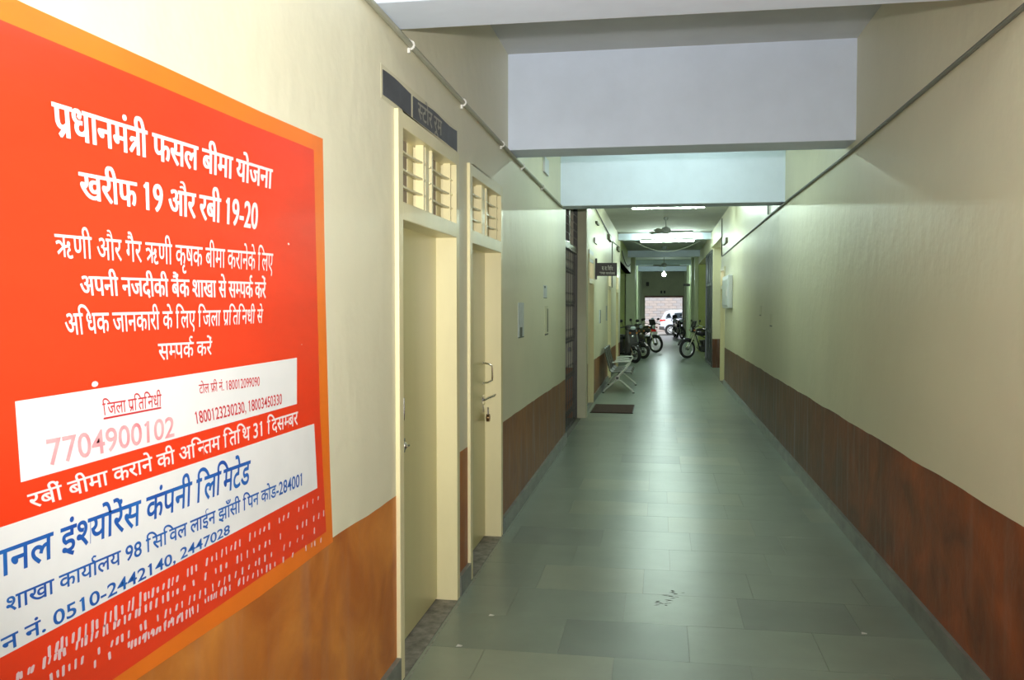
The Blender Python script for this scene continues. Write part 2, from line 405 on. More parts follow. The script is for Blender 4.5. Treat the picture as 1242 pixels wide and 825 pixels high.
# far left: alcove and pilasters
al = MB()
al.box(XL-1.9, XL-.26, 25.9, 26.1, 0, ZC2); al.box(XL-1.95, XL-1.9, 25.9, 35.9, 0, ZC2)
al.box(XL-1.95, XL, 35.6, 35.9, 0, ZC2)
al.box(XL-1.95, XL, 25.9, 35.9, 2.95, 2.98)
al.box(XL-.2, XL, 25.9, 35.9, 2.95, ZC2)
struct(al.build('wall_alcove_left', M['green']), 'yellow green side passage on the left where vehicles stand', 'wall')
fp = MB()
for (ya, xr) in ((35.5, -.95), (38.8, -.98), (42.0, -1.0), (45.5, -.98), (49, -.95)):
    fp.box(XL-.2, xr, ya, ya+.35, -.01, ZC2)
fp.box(XL-.25, XL-.1, 35.6, YE, -.01, ZC2)
struct(fp.build('wall_far_left', M['palegreen'], bevel=.01), 'pale green far end of the left wall with pilasters', 'wall')

# right wall
DR = (19.15, 20.30)
rw = MB()
rw.box(XR, XR+.25, Y0, -2.25, -.01, ZC+.01); rw.box(XR, XR+.25, -2.25, -.55, 2.65, ZC+.01)  # unseen doorway gap, added for the fill light behind the camera
rw.box(XR, XR+.25, -.55, 10.3, -.01, ZC+.01)
wall_run(rw, XR, XR+.25, 10.3, 20.42, ZC2+.01, [(DR[0], DR[1], HZ)])
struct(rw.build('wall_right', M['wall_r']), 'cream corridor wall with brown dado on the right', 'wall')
r2 = MB()
r2.box(XR+.29, XR+.5, 20.42, 24.5, -.01, ZC2)
r2.box(1.42, 1.64, 24.5, 24.72, -.01, ZC2)
struct(r2.build('wall_recess_right', M['wall_r']), 'set back wall and pilaster with brown dado on the right', 'wall')
r3 = MB()
r3.box(1.36, 1.64, 20.42, 24.6, 3.22, ZC2)
r3.box(1.40, 1.60, 24.72, 36, 3.2, ZC2); r3.box(1.60, 3.25, 27.9, 33.6, 3.2, 3.25)
struct(r3.build('trim_2', M['cream']), 'cream bulkhead above the right recess', 'trim')
r4 = MB()
r4.box(1.64, 3.2, 27.9, 28.0, 0, 3.2); r4.box(3.2, 3.25, 27.9, 33.5, 0, 3.2); r4.box(1.42, 3.25, 33.4, 33.6, 0, 3.2)
struct(r4.build('wall_alcove_right', M['green']), 'yellow green side passage on the right behind the motorcycle', 'wall')
r5 = MB()
for (ya, xl) in ((33.6, 1.28), (36.8, 1.26), (40.0, 1.30), (44.0, 1.30), (48.5, 1.32)):
    r5.box(xl, 1.7, ya, ya+.4, -.01, ZC2)
r5.box(1.46, 1.7, 33.6, YE, -.01, ZC2)
struct(r5.build('wall_far_right', M['palegreen'], bevel=.01), 'pale green far end of the right wall with pilasters', 'wall')

struct(MB().box(XL-.25, XR+.25, Y0-.2, Y0, -.01, ZC).build('wall_back', M['cream']), 'cream wall closing the corridor behind the camera', 'wall')

# end wall with opening
OX0, OX1, OZ = -.82, 1.31, 2.26
ew = MB()
ew.box(-1.5, OX0, YE, YE+.25, -.3, ZC2); ew.box(OX1, 2.0, YE, YE+.25, -.3, ZC2); ew.box(OX0, OX1, YE, YE+.25, OZ, ZC2)
struct(ew.build('wall_end', M['palegreen']), 'pale green end wall around the bright exit opening', 'wall')
struct(MB().box(OX0-.03, OX1+.03, YE-.03, YE+.28, OZ-.09, OZ).build('trim_3', M['lintel']), 'brown lintel over the exit opening', 'trim')
struct(MB().box(OX0, OX1, YE, YE+.3, -.3, .03).build('trim_4', M['cement']), 'pale threshold step at the exit', 'trim')

# ceiling
ce = MB()
ce.box(XL-.25, XR+.25, Y0-.2, 10.3, ZC, ZC+.15)
ce.box(-3.2, 3.4, 10.3, YE+.25, ZC2, ZC2+.15)
struct(ce.build('ceiling', M['white']), 'whitewashed corridor ceiling', 'ceiling')
# beams
BEAMS = [(3.38, 3.72, 2.835, ZC), (6.60, 6.95, 2.82, ZC), (10.17, 10.52, 2.80, ZC2)]
for i, (a, b_, z0, z1) in enumerate(BEAMS):
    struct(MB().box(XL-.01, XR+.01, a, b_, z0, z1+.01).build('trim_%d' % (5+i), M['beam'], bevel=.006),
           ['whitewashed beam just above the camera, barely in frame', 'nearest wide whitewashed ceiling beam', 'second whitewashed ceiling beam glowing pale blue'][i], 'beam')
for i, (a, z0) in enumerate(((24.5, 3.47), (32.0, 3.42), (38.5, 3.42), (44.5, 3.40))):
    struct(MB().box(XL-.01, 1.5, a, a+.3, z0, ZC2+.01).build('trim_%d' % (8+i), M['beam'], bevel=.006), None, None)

# skirting
def skirt(name, segs, xa, xb, label):
    b = MB()
    for (p, q) in segs: b.box(xa, xb, p, q, 0, .104); b.box(xa, xb, p, q, .104, .114, 1)
    struct(b.build(name, [M['skirt'], M['cement']]), label, 'skirting')
skirt('baseboard_left', [(Y0, D1[0]-.005), (D1[1]+.015, D2[0]-.005), (D2[1]+.015, G0), (G1+.22, D3[0]), (D3[1], D4[0]), (D4[1], D5[0]), (D5[1], 25.9)], XL-.005, XL+.022, 'grey stone skirting along the left wall')
skirt('baseboard_right', [(-.55, DR[0]), (DR[1], 20.42)], XR-.022, XR+.005, 'grey stone skirting along the right wall')

# cement line by the left wall and door sills
cb = MB()
pts = []
y = 3.0
while y < 10.6:
    pts.append((XL+.036+random.uniform(-.005, .005), y)); y += .12
for i in range(len(pts)-1):
    wd = random.uniform(.0015, .0045)
    (xa, ya), (xb, yb) = pts[i], pts[i+1]
    cb.add([(xa-wd, ya, .0012), (xa+wd, ya, .0012), (xb+wd, yb, .0012), (xb-wd, yb, .0012)], [(0, 1, 2, 3)])
tag(cb.build('cement_joint', M['cement']), 'rough pale cement line where floor meets left wall', 'cement joint')

# ------------------------------------------------------------------ doors in the left wall
def make_door(n, y0, y1, label, X=XL, sgn=1, simple=False):
    """frame of 70 mm members with a two-light barred transom; leaf set 100 mm back. sgn=+1 opens to +x"""
    e = struct(empty('door_%d' % n, (X, (y0+y1)/2, 0)), label, 'door')
    h = (y1-y0)/2
    fw = .065; xo, xi = .018*sgn, -.20*sgn
    xa, xb = min(xo, xi), max(xo, xi)
    f = MB()
    f.box(xa, xb, -h, -h+fw, 0, HZ); f.box(xa, xb, h-fw, h, 0, HZ)
    f.box(xa, xb, -h+fw, h-fw, HZ-.07, HZ); f.box(xa, xb, -h+fw, h-fw, 2.03, 2.11)
    if not simple: f.box(min(-.01*sgn, xi), max(-.01*sgn, xi), -.035, .035, 2.1, HZ-.06)
    f.build('door_frame', M['frame'], e, bevel=.004)
    xl0, xl1 = sorted((-.10*sgn, -.135*sgn))
    leaf = MB().box(xl0, xl1, -h+fw-.005, h-fw+.005, .012, 2.035).build('door_leaf', M['leaf'], e, bevel=.002)
    sb = MB().box(min(-.24*sgn, .02*sgn), max(-.24*sgn, .02*sgn), -h+.01, h-.01, -.004, .003).build('door_sill', M['sill'], e)
    for s in ((-1, 1) if not simple else ()):
        ya, yb = (-h+fw, -.035) if s < 0 else (.035, h-fw)
        # steel surround, three flat bars
        for z in (2.19, 2.265, 2.345):
            bm_ = MB(); m_ = []
            for t in range(7):
                q = t/6; m_.append((-.015-.012*math.sin(PI*q), ya+(yb-ya)*q, z))
            for t in range(6): bm_.bar(m_[t], m_[t+1], .022, .009)
            bm_.build('transom_bar', M['frame'], e)
        for yy in (ya+.045, yb-.045):
            MB().box(-.045, -.005, yy-.012, yy+.012, 2.11, HZ-.07).build('transom_stile', M['frame'], e)
        for q in range(4):
            yq = ya+.02+(yb-ya-.04)*(q+.5)/4
            MB().box(-.075, -.065, yq-.052, yq+.05, 2.11, HZ-.07).build('transom_board', M[('transomd', 'transomd', 'board', 'frame')[q]], e)
        MB().box(-.085, -.077, ya, yb, 2.11, HZ-.07).build('transom_back', M['dark'], e)
    return e
d1 = make_door(1, *D1, 'nearest khaki door with cream frame, under the black store-room sign')
d2 = make_door(2, *D2, 'second khaki door, closed with a hanging padlock')
d3 = make_door(3, *D3, 'cream framed door behind the projecting black sign', simple=True)
d4 = make_door(4, *D4, 'cream framed door behind the steel bench', simple=True)
d5 = make_door(5, *D5, 'farthest cream framed door beside the parked scooters', simple=True)
d6 = make_door(6, *DR, 'cream framed door on the right wall past the white panel', X=XR, sgn=-1, simple=True)

def handle(parent, y, z0, z1, X=-.10, out=.045, hz=False):
    y -= parent.location.y
    b = MB(); p = []
    for t in range(9):
        a = PI*t/8
        p.append((X+out*min(1, 1.4*math.sin(a)), y, z0+(z1-z0)*(.5-.5*math.cos(a))))
    b.tube(p, .0065, 8)
    b.lathe([(.013, 0), (.013, .004), (.008, .006)], (X, y, z0), 'x', 12); b.lathe([(.013, 0), (.013, .004), (.008, .006)], (X, y, z1), 'x', 12)
    b.build('handle', M['chrome'], parent, smooth=True)
LX = XL-.10
ya, za = on_x(485.5, 478, LX+.03); yb, zb = on_x(486, 514, LX+.03)
handle(d1, max(ya, 3.80), zb, za)
yl, zl = on_x(488, 541, LX)
b = MB(); yy = yl-d1.location.y
b.box(-.10, -.094, yy-.03, yy+.03, zl-.035, zl+.035); b.lathe([(.02, 0), (.02, .012), (.012, .016)], (-.095, yy, zl), 'x', 14); b.box(-.09, -.07, yy-.003, yy+.028, zl-.004, zl+.006)
b.build('lock', M['chrome'], d1, bevel=.001)
yl, zl = on_x(483.5, 582, LX)
ya, za = on_x(590, 441, LX); yb, zb = on_x(590, 466, LX)
ya, za = on_x(592, 441, LX+.05); yb, zb = on_x(592, 466, LX+.05)
handle(d2, 6.135, zb, za, out=.065)
# hasp, staple and padlock
_, z2 = on_x(590, 484, LX+.02); yy = 6.12-d2.location.y
b = MB(); b.box(-.10, -.095, yy-.035, yy+.035, z2-.03, z2+.03); b.lathe([(.014, 0), (.014, .01), (.007, .014)], (-.097, yy, z2), 'x', 12)
b.build('latch_plate', M['chrome'], d2, bevel=.001)
b = MB(); b.tube([(-.085, yy-.02, z2), (-.06, yy+.02, z2+.012), (-.03, yy+.05, z2+.022), (-.022, yy+.062, z2+.03)], .008, 8); b.build('latch_bolt', M['chrome'], d2, smooth=True)
_, z3 = on_x(592.5, 493.5, LX+.02); y3 = 6.145-d2.location.y
b = MB(); b.box(-.10, -.094, y3-.025, y3+.03, z3-.03, z3+.02); b.build('hasp', M['chrome'], d2, bevel=.001)
b = MB(); b.tube([(-.066, y3-.012, z3-.05), (-.066, y3-.012, z3-.01), (-.066, y3, z3+.004), (-.066, y3+.012, z3-.01), (-.066, y3+.012, z3-.05)], .0045, 8)
sh = b.build('padlock_shackle', M['steel'], d2, smooth=True)
MB().lathe([(.008, -.012), (.026, -.011), (.028, 0), (.026, .011), (.008, .012)], (-.066, y3, z3-.068), 'x', 18).build('padlock_body', M['brass'], d2, smooth=True)

# ------------------------------------------------------------------ lettering (built-in font, laid out by hand)
def _glyph_mesh(ch, off):
    c = bpy.data.curves.new('g', 'FONT'); c.body = ch; c.size = 1; c.offset = off; c.resolution_u = 4
    o = bpy.data.objects.new('g', c); COL.objects.link(o)
    dg = bpy.context.evaluated_depsgraph_get()
    me = bpy.data.meshes.new_from_object(o.evaluated_get(dg))
    vs = [tuple(v.co) for v in me.vertices]; fs = [tuple(p.vertices) for p in me.polygons]
    bpy.data.objects.remove(o); bpy.data.meshes.remove(me); bpy.data.curves.remove(c)
    return vs, fs
_gc = {}
_dan = max(v[0] for v in _glyph_mesh('\u0964', 0)[0])
def glyph(ch, off):
    k_ = (ch, off)
    if k_ not in _gc:
        vs, fs = _glyph_mesh(ch, off)
        adv = max(v[0] for v in _glyph_mesh(ch+'\u0964', 0)[0]) - _dan
        _gc[k_] = (vs, fs, adv)
    return _gc[k_]
def _clip(vs, fs, xmax):
    bm = bmesh.new(); bv = [bm.verts.new(v) for v in vs]
    for f in fs:
        try: bm.faces.new([bv[i] for i in f])
        except Exception: pass
    bmesh.ops.bisect_plane(bm, geom=bm.verts[:]+bm.edges[:]+bm.faces[:], plane_co=(xmax, 0, 0), plane_no=(1, 0, 0), clear_outer=True)
    bm.verts.index_update()
    r = [tuple(v.co) for v in bm.verts], [tuple(v.index for v in f.verts) for f in bm.faces]
    bm.free(); return r
def _stroke(pts, th):
    vs = []; fs = []
    for i, p in enumerate(pts):
        a = pts[max(i-1, 0)]; b_ = pts[min(i+1, len(pts)-1)]
        d = Vector((b_[0]-a[0], b_[1]-a[1])).normalized(); n = Vector((-d.y, d.x))*th/2
        vs += [(p[0]+n.x, p[1]+n.y, 0), (p[0]-n.x, p[1]-n.y, 0)]
    for i in range(len(pts)-1): fs.append((2*i, 2*i+1, 2*i+3, 2*i+2))
    return vs, fs
def layout(text, off):
    text = re.sub('((?:~.)*[\u0915-\u0939T]/?)\u093f', '\u093f\\1', text)
    V = []; Fs = []; x = 0.0; lay = [0]; last = ('', 0, 0); th = .075+2*off
    def put(vs, fs, dx):
        o = len(V); lay[0] = (lay[0]+1) % 5; V.extend((v[0]+dx, v[1], lay[0]*.00012) for v in vs); Fs.extend(tuple(i+o for i in f) for f in fs)
    i = 0
    while i < len(text):
        ch = text[i]
        if ch == ' ': x += .26
        elif ch == '_': x += .12
        elif ch == '~':
            i += 1; vs, fs, adv = glyph(text[i], off); cut = adv-.165
            vs, fs = _clip(vs, fs, cut); put(vs, fs, x); x += cut-.01
        elif ch == 'T':
            for p in ([(0, .585), (.5, .585)], [(.375, .6), (.375, 0)], [(.375, .36), (.14, .36), (.09, .30)], [(.36, .33), (.20, .20), (.07, .06)]):
                put(*_stroke(p, th), x)
            x += .49
        elif ch == '/':
            b_ = last[1]+last[2]-.13
            if last[0] == '\u092b': b_ = last[1]+.40
            put(*_stroke([(b_, .22), (b_-.14, .12), (b_-.26, .0)], th), 0)
        elif ch == '^':
            b_ = last[1]+last[2]-.13
            put(*_stroke([(b_, .60), (b_-.12, .70), (b_-.13, .80), (b_-.05, .87), (b_+.07, .83)], th*.9), 0)
        else:
            vs, fs, adv = glyph(ch, off); put(vs, fs, x)
            if ch == '1': put(*_stroke([(.25, .655), (.17, .60), (.11, .56)], th*.85), x)
            if adv > .05: last = (ch, x, adv)
            x += adv
        i += 1
    return V, Fs, x
def text_on(name, text, TL, BL, TR, BR, place, m, parent, off=.0, top=.62, label=None, bold=0.0):
    V, Fs, W = layout(text, off)
    if bold:
        n_ = len(V); V = [(v[0]-bold/2, v[1], v[2]) for v in V]+[(v[0]+bold/2, v[1], v[2]+.0007) for v in V]; Fs = Fs+[tuple(i+n_ for i in f) for f in Fs]
    b = MB()
    def P(u, v):
        a = [BL[k_]+(TL[k_]-BL[k_])*v for k_ in (0, 1)]; c = [BR[k_]+(TR[k_]-BR[k_])*v for k_ in (0, 1)]
        return place(a[0]+(c[0]-a[0])*u, a[1]+(c[1]-a[1])*u)
    nrm = (Vector(P(1, 0))-Vector(P(0, 0))).cross(Vector(P(0, 1))-Vector(P(0, 0))).normalized()
    b.add([Vector(P(v[0]/W, v[1]/top))+nrm*v[2] for v in V], Fs)
    me = bpy.data.meshes.new(name); me.from_pydata(b.v, [], b.f); me.materials.append(m)
    o = bpy.data.objects.new(name, me); COL.objects.link(o); o.parent = parent
    if label: o['label'] = label
    return o

# ------------------------------------------------------------------ the painted wall notice
nb = tag(empty('wall_notice', (XL, 1.9, 0)), 'large hand painted red and orange Hindi notice on the left wall', 'notice')
def rel(o, X):  # world y,z -> object space of parent at o.location
    return lambda y, z: (X-o.location.x, y-o.location.y, z-o.location.z)
def quad_plate(poly, x0, x1, name, m, parent):
    """thin painted layer: polygon in (y,z)"""
    P = [(p[0]-parent.location.y, p[1]) for p in poly]
    return MB().prism(P, 'x', x0-XL, x1-XL).build(name, m, parent)
NY = .88
quad_plate([(NY, .815), (1.7, .835), (2.35, .82), (2.938, .826), (2.915, 1.1), (2.885, 1.7), (2.873, 2.216), (2.4, 2.205), (1.9, 2.20), (1.45, 2.192), (NY, 2.19)], XL-.01, XL+.0012, 'orange_border', M['orange'], nb)
rb = on_x(395, 645, XL); rb2 = on_x(135, 825, XL)
quad_plate([(NY+.05, rb2[1]), (rb2[0], rb2[1]), (rb[0], rb[1]), (2.825, 1.3), (2.79, 2.165), (2.3, 2.155), (1.8, 2.15), (1.386, 2.144), (NY+.05, 2.14)], XL+.0005, XL+.0022, 'red_field', M['red'], nb)
quad_plate([on_x(24, 585, XL), on_x(359, 490, XL), on_x(359, 434, XL), on_x(17, 487, XL)], XL+.001, XL+.0030, 'white_panel', M['pwhite'], nb)
q0 = on_x(384, 592, XL); q1 = on_x(380, 514, XL)
quad_plate([(NY+.05, 1.04), (1.352, 1.042), q0, q1, (1.36, 1.268), (NY+.05, 1.268)], XL+.001, XL+.0030, 'white_panel', M['pwhite'], nb)
XT = XL+.0040
def nt(text, tl, bl, tr, br, m, off=0.0, name='lettering', top=.62, bold=0.0):
    return text_on(name, text, on_x(*tl, XT), on_x(*bl, XT), on_x(*tr, XT), on_x(*br, XT), rel(nb, XT), M[m], nb, off, top, bold=bold)
nt('प/धानमंTी फसल बीमा योजना', (63, 124), (66, 163), (330, 206), (329, 229), 'lwhite', .010, bold=.030)
nt('खरीफ 19 और रबी 19-20', (95.6, 209), (98, 240), (313, 250), (312, 278), 'lwhite', .010, bold=.030)
nt('ऋणी और गैर ऋणी कृषक बीमा करानेके लिए', (66, 284), (68, 311), (331, 308), (330.5, 329), 'lwhite', .006)
nt('अपनी नजदीकी बैंक शाखा से स~मपक^ करें', (95.6, 335), (98, 358), (322, 343), (322, 361.5), 'lwhite', .008, bold=.014)
nt('अधिक जानकारी के लिए जिला प/तिनिधी से', (77, 381), (80, 406.5), (319, 375.5), (318, 391.5), 'lwhite', .010)
nt('स~मपक^ करें', (191.6, 417.5), (193, 437), (257, 414), (256.5, 430), 'lwhite', .010)
nt('जिला प/तिनिधी', (124, 490), (125.6, 504), (195.5, 478.5), (195.5, 492.5), 'lred', .006)
ul = MB(); p0 = on_x(125.6, 508, XT); p1 = on_x(195.5, 494.6, XT)
ul.add([rel(nb, XT)(p0[0], p0[1]-.002), rel(nb, XT)(p1[0], p1[1]-.002), rel(nb, XT)(p1[0], p1[1]+.002), rel(nb, XT)(p0[0], p0[1]+.002)], [(0, 1, 2, 3)])
ul.build('underline', M['lred'], nb)
nt('7704900102', (54, 534), (58, 565), (212, 505), (212, 529), 'lfaint', .012, top=.69)
nt('टोल फ/ी नं. 180012099090', (241, 467), (242, 477.5), (315, 458), (315, 468), 'lred', .006)
nt('1800123230230, 18003450330', (235, 500), (237, 514.5), (342, 477.5), (342, 490), 'lred', .010, top=.69)
nt('रबीं बीमा कराने की अ~नतिम तिथि 31 दिस~मबर', (33, 601), (37, 617.5), (361, 499.5), (361, 515), 'lwhite', .012)
nt('ानल इं~शयोरेंस कंपनी लिमिटेड', (0, 669), (1, 700), (303.4, 559), (302, 586), 'lblue', .014)
nt('शाखा काया^लय 98 सिविल लाईन झाँसी पिन कोड-284001', (6, 727), (7, 744.5), (368, 574.5), (368, 588), 'lblue', .012)
nt('न नं. 0510-2442140, 2447028', (1, 774), (3, 793), (279, 636), (279, 647), 'lblue', .014, top=.69)
# rows of small brush marks (nobody could count or read them)
mk = MB()
def marks(xa, ya_, xb, yb_, n, h, lean=.3, p=.85):
    for i in range(n):
        t = (i+random.uniform(-.2, .2))/(n-1)
        if random.random() > p: continue
        y, z = on_x(xa+(xb-xa)*t, ya_+(yb_-ya_)*t, XT); hh = h*random.uniform(.6, 1.25); wd = random.uniform(.003, .0052)
        l = random.uniform(-.002, .005)
        r = rel(nb, XT+i % 7*.0001)
        mk.add([r(y-wd+l, z+hh/2), r(y+l+wd*.3, z+hh/2+.002), r(y+wd+l, z+hh/2), r(y+wd*.9, z-hh/2), r(y, z-hh/2-.002), r(y-wd, z-hh/2)], [(0, 1, 2, 3, 4, 5)])
marks(180, 722, 385, 605, 36, .017); marks(60, 790, 176, 724, 17, .026, p=1); marks(20, 822, 392, 623, 58, .016); marks(62, 822, 388, 640, 46, .015, p=.75); marks(90, 820, 300, 700, 26, .012, p=.6)
marks(160, 782, 240, 738, 17, .017, p=1); marks(252, 727, 388, 656, 26, .016, p=.85); 
o = mk.build('brush_marks', M['lpale'], nb); o['kind'] = 'stuff'
# small paint splashes on the notice
for (x, y_, r) in ((115, 466, .010), (350, 296, .006), (366, 418, .003)):
    yq, zq = on_x(x, y_, XT); b = MB(); r_ = rel(nb, XT)
    b.add([r_(yq+r*(1+.3*random.random())*math.cos(t), zq+r*.6*math.sin(t)) for t in (2*PI*i/9 for i in range(9))], [tuple(range(9))])
    b.build('paint_splash', M['lwhite'], nb)

# ------------------------------------------------------------------ store-room sign painted over door 1
sg = tag(empty('room_sign', (XL, 4.15, 2.57)), 'black painted strip lettered in Hindi above the nearest door', 'sign')
e_top = [on_x(*p, XL) for p in ((464, 93), (492, 115), (497, 120), (527, 146), (551, 160))]
e_bot = [on_x(*p, XL) for p in ((464, 113), (490, 136), (497, 140), (527, 166), (552, 184))]
def sp(poly, x0, x1, name, m):
    P = [(p[0]-sg.location.y, p[1]-sg.location.z) for p in poly]
    return MB().prism(P, 'x', x0-XL, x1-XL).build(name, m, sg)
yA, yB = 3.535, 4.88
def zt(y): return 2.618+.006*math.sin(9*y)+.012*(y-yA)/(yB-yA)
def zb_(y): return 2.515+.005*math.sin(7*y+1)
def strip(y0, y1, n=10):
    ys = [y0+(y1-y0)*i/n for i in range(n+1)]
    return [(y, zb_(y)) for y in ys]+[(y, zt(y)) for y in reversed(ys)]
sp([(3.515, 2.50), (yB+.02, 2.495), (yB+.02, zt(yB)+.012), (4.2, 2.645), (3.515, zt(yA)+.02)], XL-.01, XL+.001, 'plaster_patch', M['cream'])
sp(strip(yA, 3.95), XL, XL+.004, 'black_panel', M['slate'])
sp(strip(3.985, yB), XL, XL+.004, 'black_panel', M['slate'])
text_on('lettering', '~सटोर रूम', (4.06, 2.605), (4.06, 2.535), (4.52, 2.608), (4.52, 2.535), lambda y, z: (.0055, y-sg.location.y, z-sg.location.z), M['chalk'], sg, .010)

# projecting sign beyond door 3
Ys = 15.75
a = on_y(719, 320, Ys); c = on_y(748, 336, Ys)
ps = tag(empty('projecting_sign', (XL, Ys, 2.28)), 'black double line name board projecting from the left wall', 'sign')
zt_ = 2.42; zb2 = 2.19; xe = -.74
MB().box(.03, xe-XL, -.012, .012, zb2-2.28, zt_-2.28).build('sign_board', M['signblk'], ps, bevel=.003)
MB().box(-.005, .035, -.02, .02, zb2-2.28-.06, zt_-2.28+.08).build('wall_bracket', M['signblk'], ps, bevel=.003)
def pl(u, v): return (u, -.0135, v)
text_on('lettering', 'स. स. विधि', (.12, .075), (.12, .015), (.31, .065), (.31, .005), pl, M['signtxt'], ps, .02)
text_on('lettering', 'शाखा काया^लय', (.075, -.02), (.075, -.055), (.345, -.03), (.345, -.065), pl, M['signtxt'], ps, .02)

# ------------------------------------------------------------------ conduits on the walls
def conduit(pts, r, m, label, clamps, name='conduit_pipe', side=1):
    e = tag(empty(name, pts[0]), label, 'pipe')
    o = Vector(pts[0])
    MB().tube([Vector(p)-o for p in pts], r, 8).build('pipe', M[m], e, smooth=True)
    for c_ in clamps:
        b = MB(); cy, cz = c_[0]-o.y, c_[1]-o.z
        p = []
        for t in range(9):
            a = -PI/2+PI*t/8; p.append((side*(r+.003)*math.cos(a), cy, cz+(r+.004)*math.sin(a)))
        for i in range(8): b.bar(p[i], p[i+1], .011, .002, up=(0, 1, 0))
        b.box(min(-side*.001, -side*(r)), max(-side*.001, -side*r), cy-.008, cy+.008, cz-r-.022, cz-r)
        b.box(min(-side*.001, -side*(r)), max(-side*.001, -side*r), cy-.008, cy+.008, cz+r, cz+r+.014)
        b.build('pipe_clamp', M['clamp'], e)
    return e
ZCON = 2.81
conduit([(XL+.016, Y0, ZCON+.02), (XL+.016, 3.3, ZCON+.02), (XL+.016, 5.0, ZCON), (XL+.016, 7, ZCON-.015), (XL+.016, 10.15, ZCON-.02)], .013, 'pvc', 'painted conduit running below the beams on the left wall', [(3.9, ZCON+.012), (4.98, ZCON), (6.25, ZCON-.008), (7.2, ZCON-.015), (8.45, ZCON-.017)], side=1)
conduit([(XR-.014, Y0, 2.775), (XR-.014, 3.6, 2.775), (XR-.014, 6.6, 2.755), (XR-.012, 9.7, 2.78), (XR-.012, 15, 2.77), (XR-.012, 20.0, 2.75)], .0115, 'pvc_d', 'thin grey conduit running the length of the right wall', [], side=-1)
conduit([(XR-.014, 10.9, ZC2), (XR-.014, 10.95, 3.3), (XR-.014, 11.6, 3.2), (XR-.014, 11.6, 2.81)], .010, 'pvc_d', 'short cable drop just past the second beam on the right wall', [])
conduit([(XR-.01, 20.1, ZC2-.05), (XR-.01, 20.1, 2.75)], .010, 'wire', 'black cable running down the right wall beside the door', [], name='wall_cable')
conduit([(XL+.012, 10.6, 3.45), (XL+.012, 12.5, 3.5), (XL+.02, 14.5, 3.38), (XL+.02, 17.5, 3.30), (XL+.02, 21.5, 3.2), (XL+.02, 25.0, 3.3)], .010, 'wire', 'loose black cable high on the left wall past the grille', [], name='wall_cable')
conduit([(XL+.012, 21.2, 3.25), (XL+.012, 21.2, 2.1)], .010, 'wire', 'black cable hanging straight down the left wall by the bench door', [], name='wall_cable')
# loose cable slung across under the far ceiling
p = [(-.75, 26.3, ZC2+.005)]
for t in range(15):
    q = t/14; p.append((-.75+1.9*q, 26.3, 3.55-.30*math.sin(PI*q)))
p.append((1.15, 26.3, ZC2+.005))
e = MB().tube(p, .008, 6).build('slung_cable', M['wire_w'], smooth=True); tag(e, 'pale cable slung in a curve under the far ceiling', 'cable')
p = [(XL+.016, 26.6+.9*t, 3.3-.25*math.sin(PI*t/9)) for t in range(10)]
e = MB().tube(p, .012, 6).build('slung_cable', M['wire']); tag(e, 'dark cable looped beside the left alcove', 'cable')

# ------------------------------------------------------------------ lights: fluorescent battens
def batten(x0, x1, y, z, zc, label, glow='tube'):
    cx = (x0+x1)/2
    e = tag(empty('tube_light', (cx, y, zc)), label, 'light', 'fluorescent tube lights')
    h = (x1-x0)/2; dz = z-zc
    MB().box(-h, h, -.03, .03, dz+.03, dz+.075).build('batten', M['pwhite'], e, bevel=.004)
    for s in (-h, h):
        MB().box(s-.012, s+.012, -.02, .02, dz-.02, dz+.035).build('end_holder', M['pwhite'], e, bevel=.003)
        MB().tube([(s*.6, 0, dz+.07), (s*.6, 0, 0)], .006, 6).build('drop_rod', M['clamp'], e)
    MB().tube([(-h+.012, 0, dz), (h-.012, 0, dz)], .019, 12).build('tube', M[glow], e, smooth=True)
    return e
batten(-.5, .72, 1.65, 3.40, ZC, 'tube light on the ceiling just ahead of the camera, above the frame', 'tube_near')
batten(-.5, .72, 8.85, 3.38, ZC, 'tube light hidden above the nearest beam', 'tube_mid')
batten(-.515, .80, 16.5, 3.455, ZC2, 'nearer of the two long tube lights in view')
batten(-2.5, -1.5, 30.0, 2.70, 2.94, 'unseen tube light added to brighten the left side passage')  # added lamp, hidden from view, lifts the dark left alcove
batten(1.8, 2.9, 30.6, 3.0, 3.2, 'unseen tube light added to brighten the right side passage', 'tube_near')  # its counterpart, also added out of sight to light the right alcove
batten(-.515, .90, 24.2, 3.40, ZC2, 'tube light shining against the far beam, behind the ceiling fan')
# far bulb
def bulb(x, y, z, zc, label, r=.07):
    e = tag(empty('hanging_bulb', (x, y, zc)), label, 'light')
    MB().tube([(0, 0, 0), (0, 0, z-zc+r)], .008, 6).build('cord', M['wire_w'], e)
    MB().lathe([(.02, r), (.025, r+.06), (.02, r+.08)], (0, 0, z-zc), 'z', 10).build('bulb_holder', M['clamp'], e)
    MB().ell((0, 0, z-zc), r, r, r).build('bulb', M['bulb'], e, smooth=True)
bulb(.19, 40, 3.07, ZC2, 'bright bare bulb hanging near the far end of the corridor', .085)

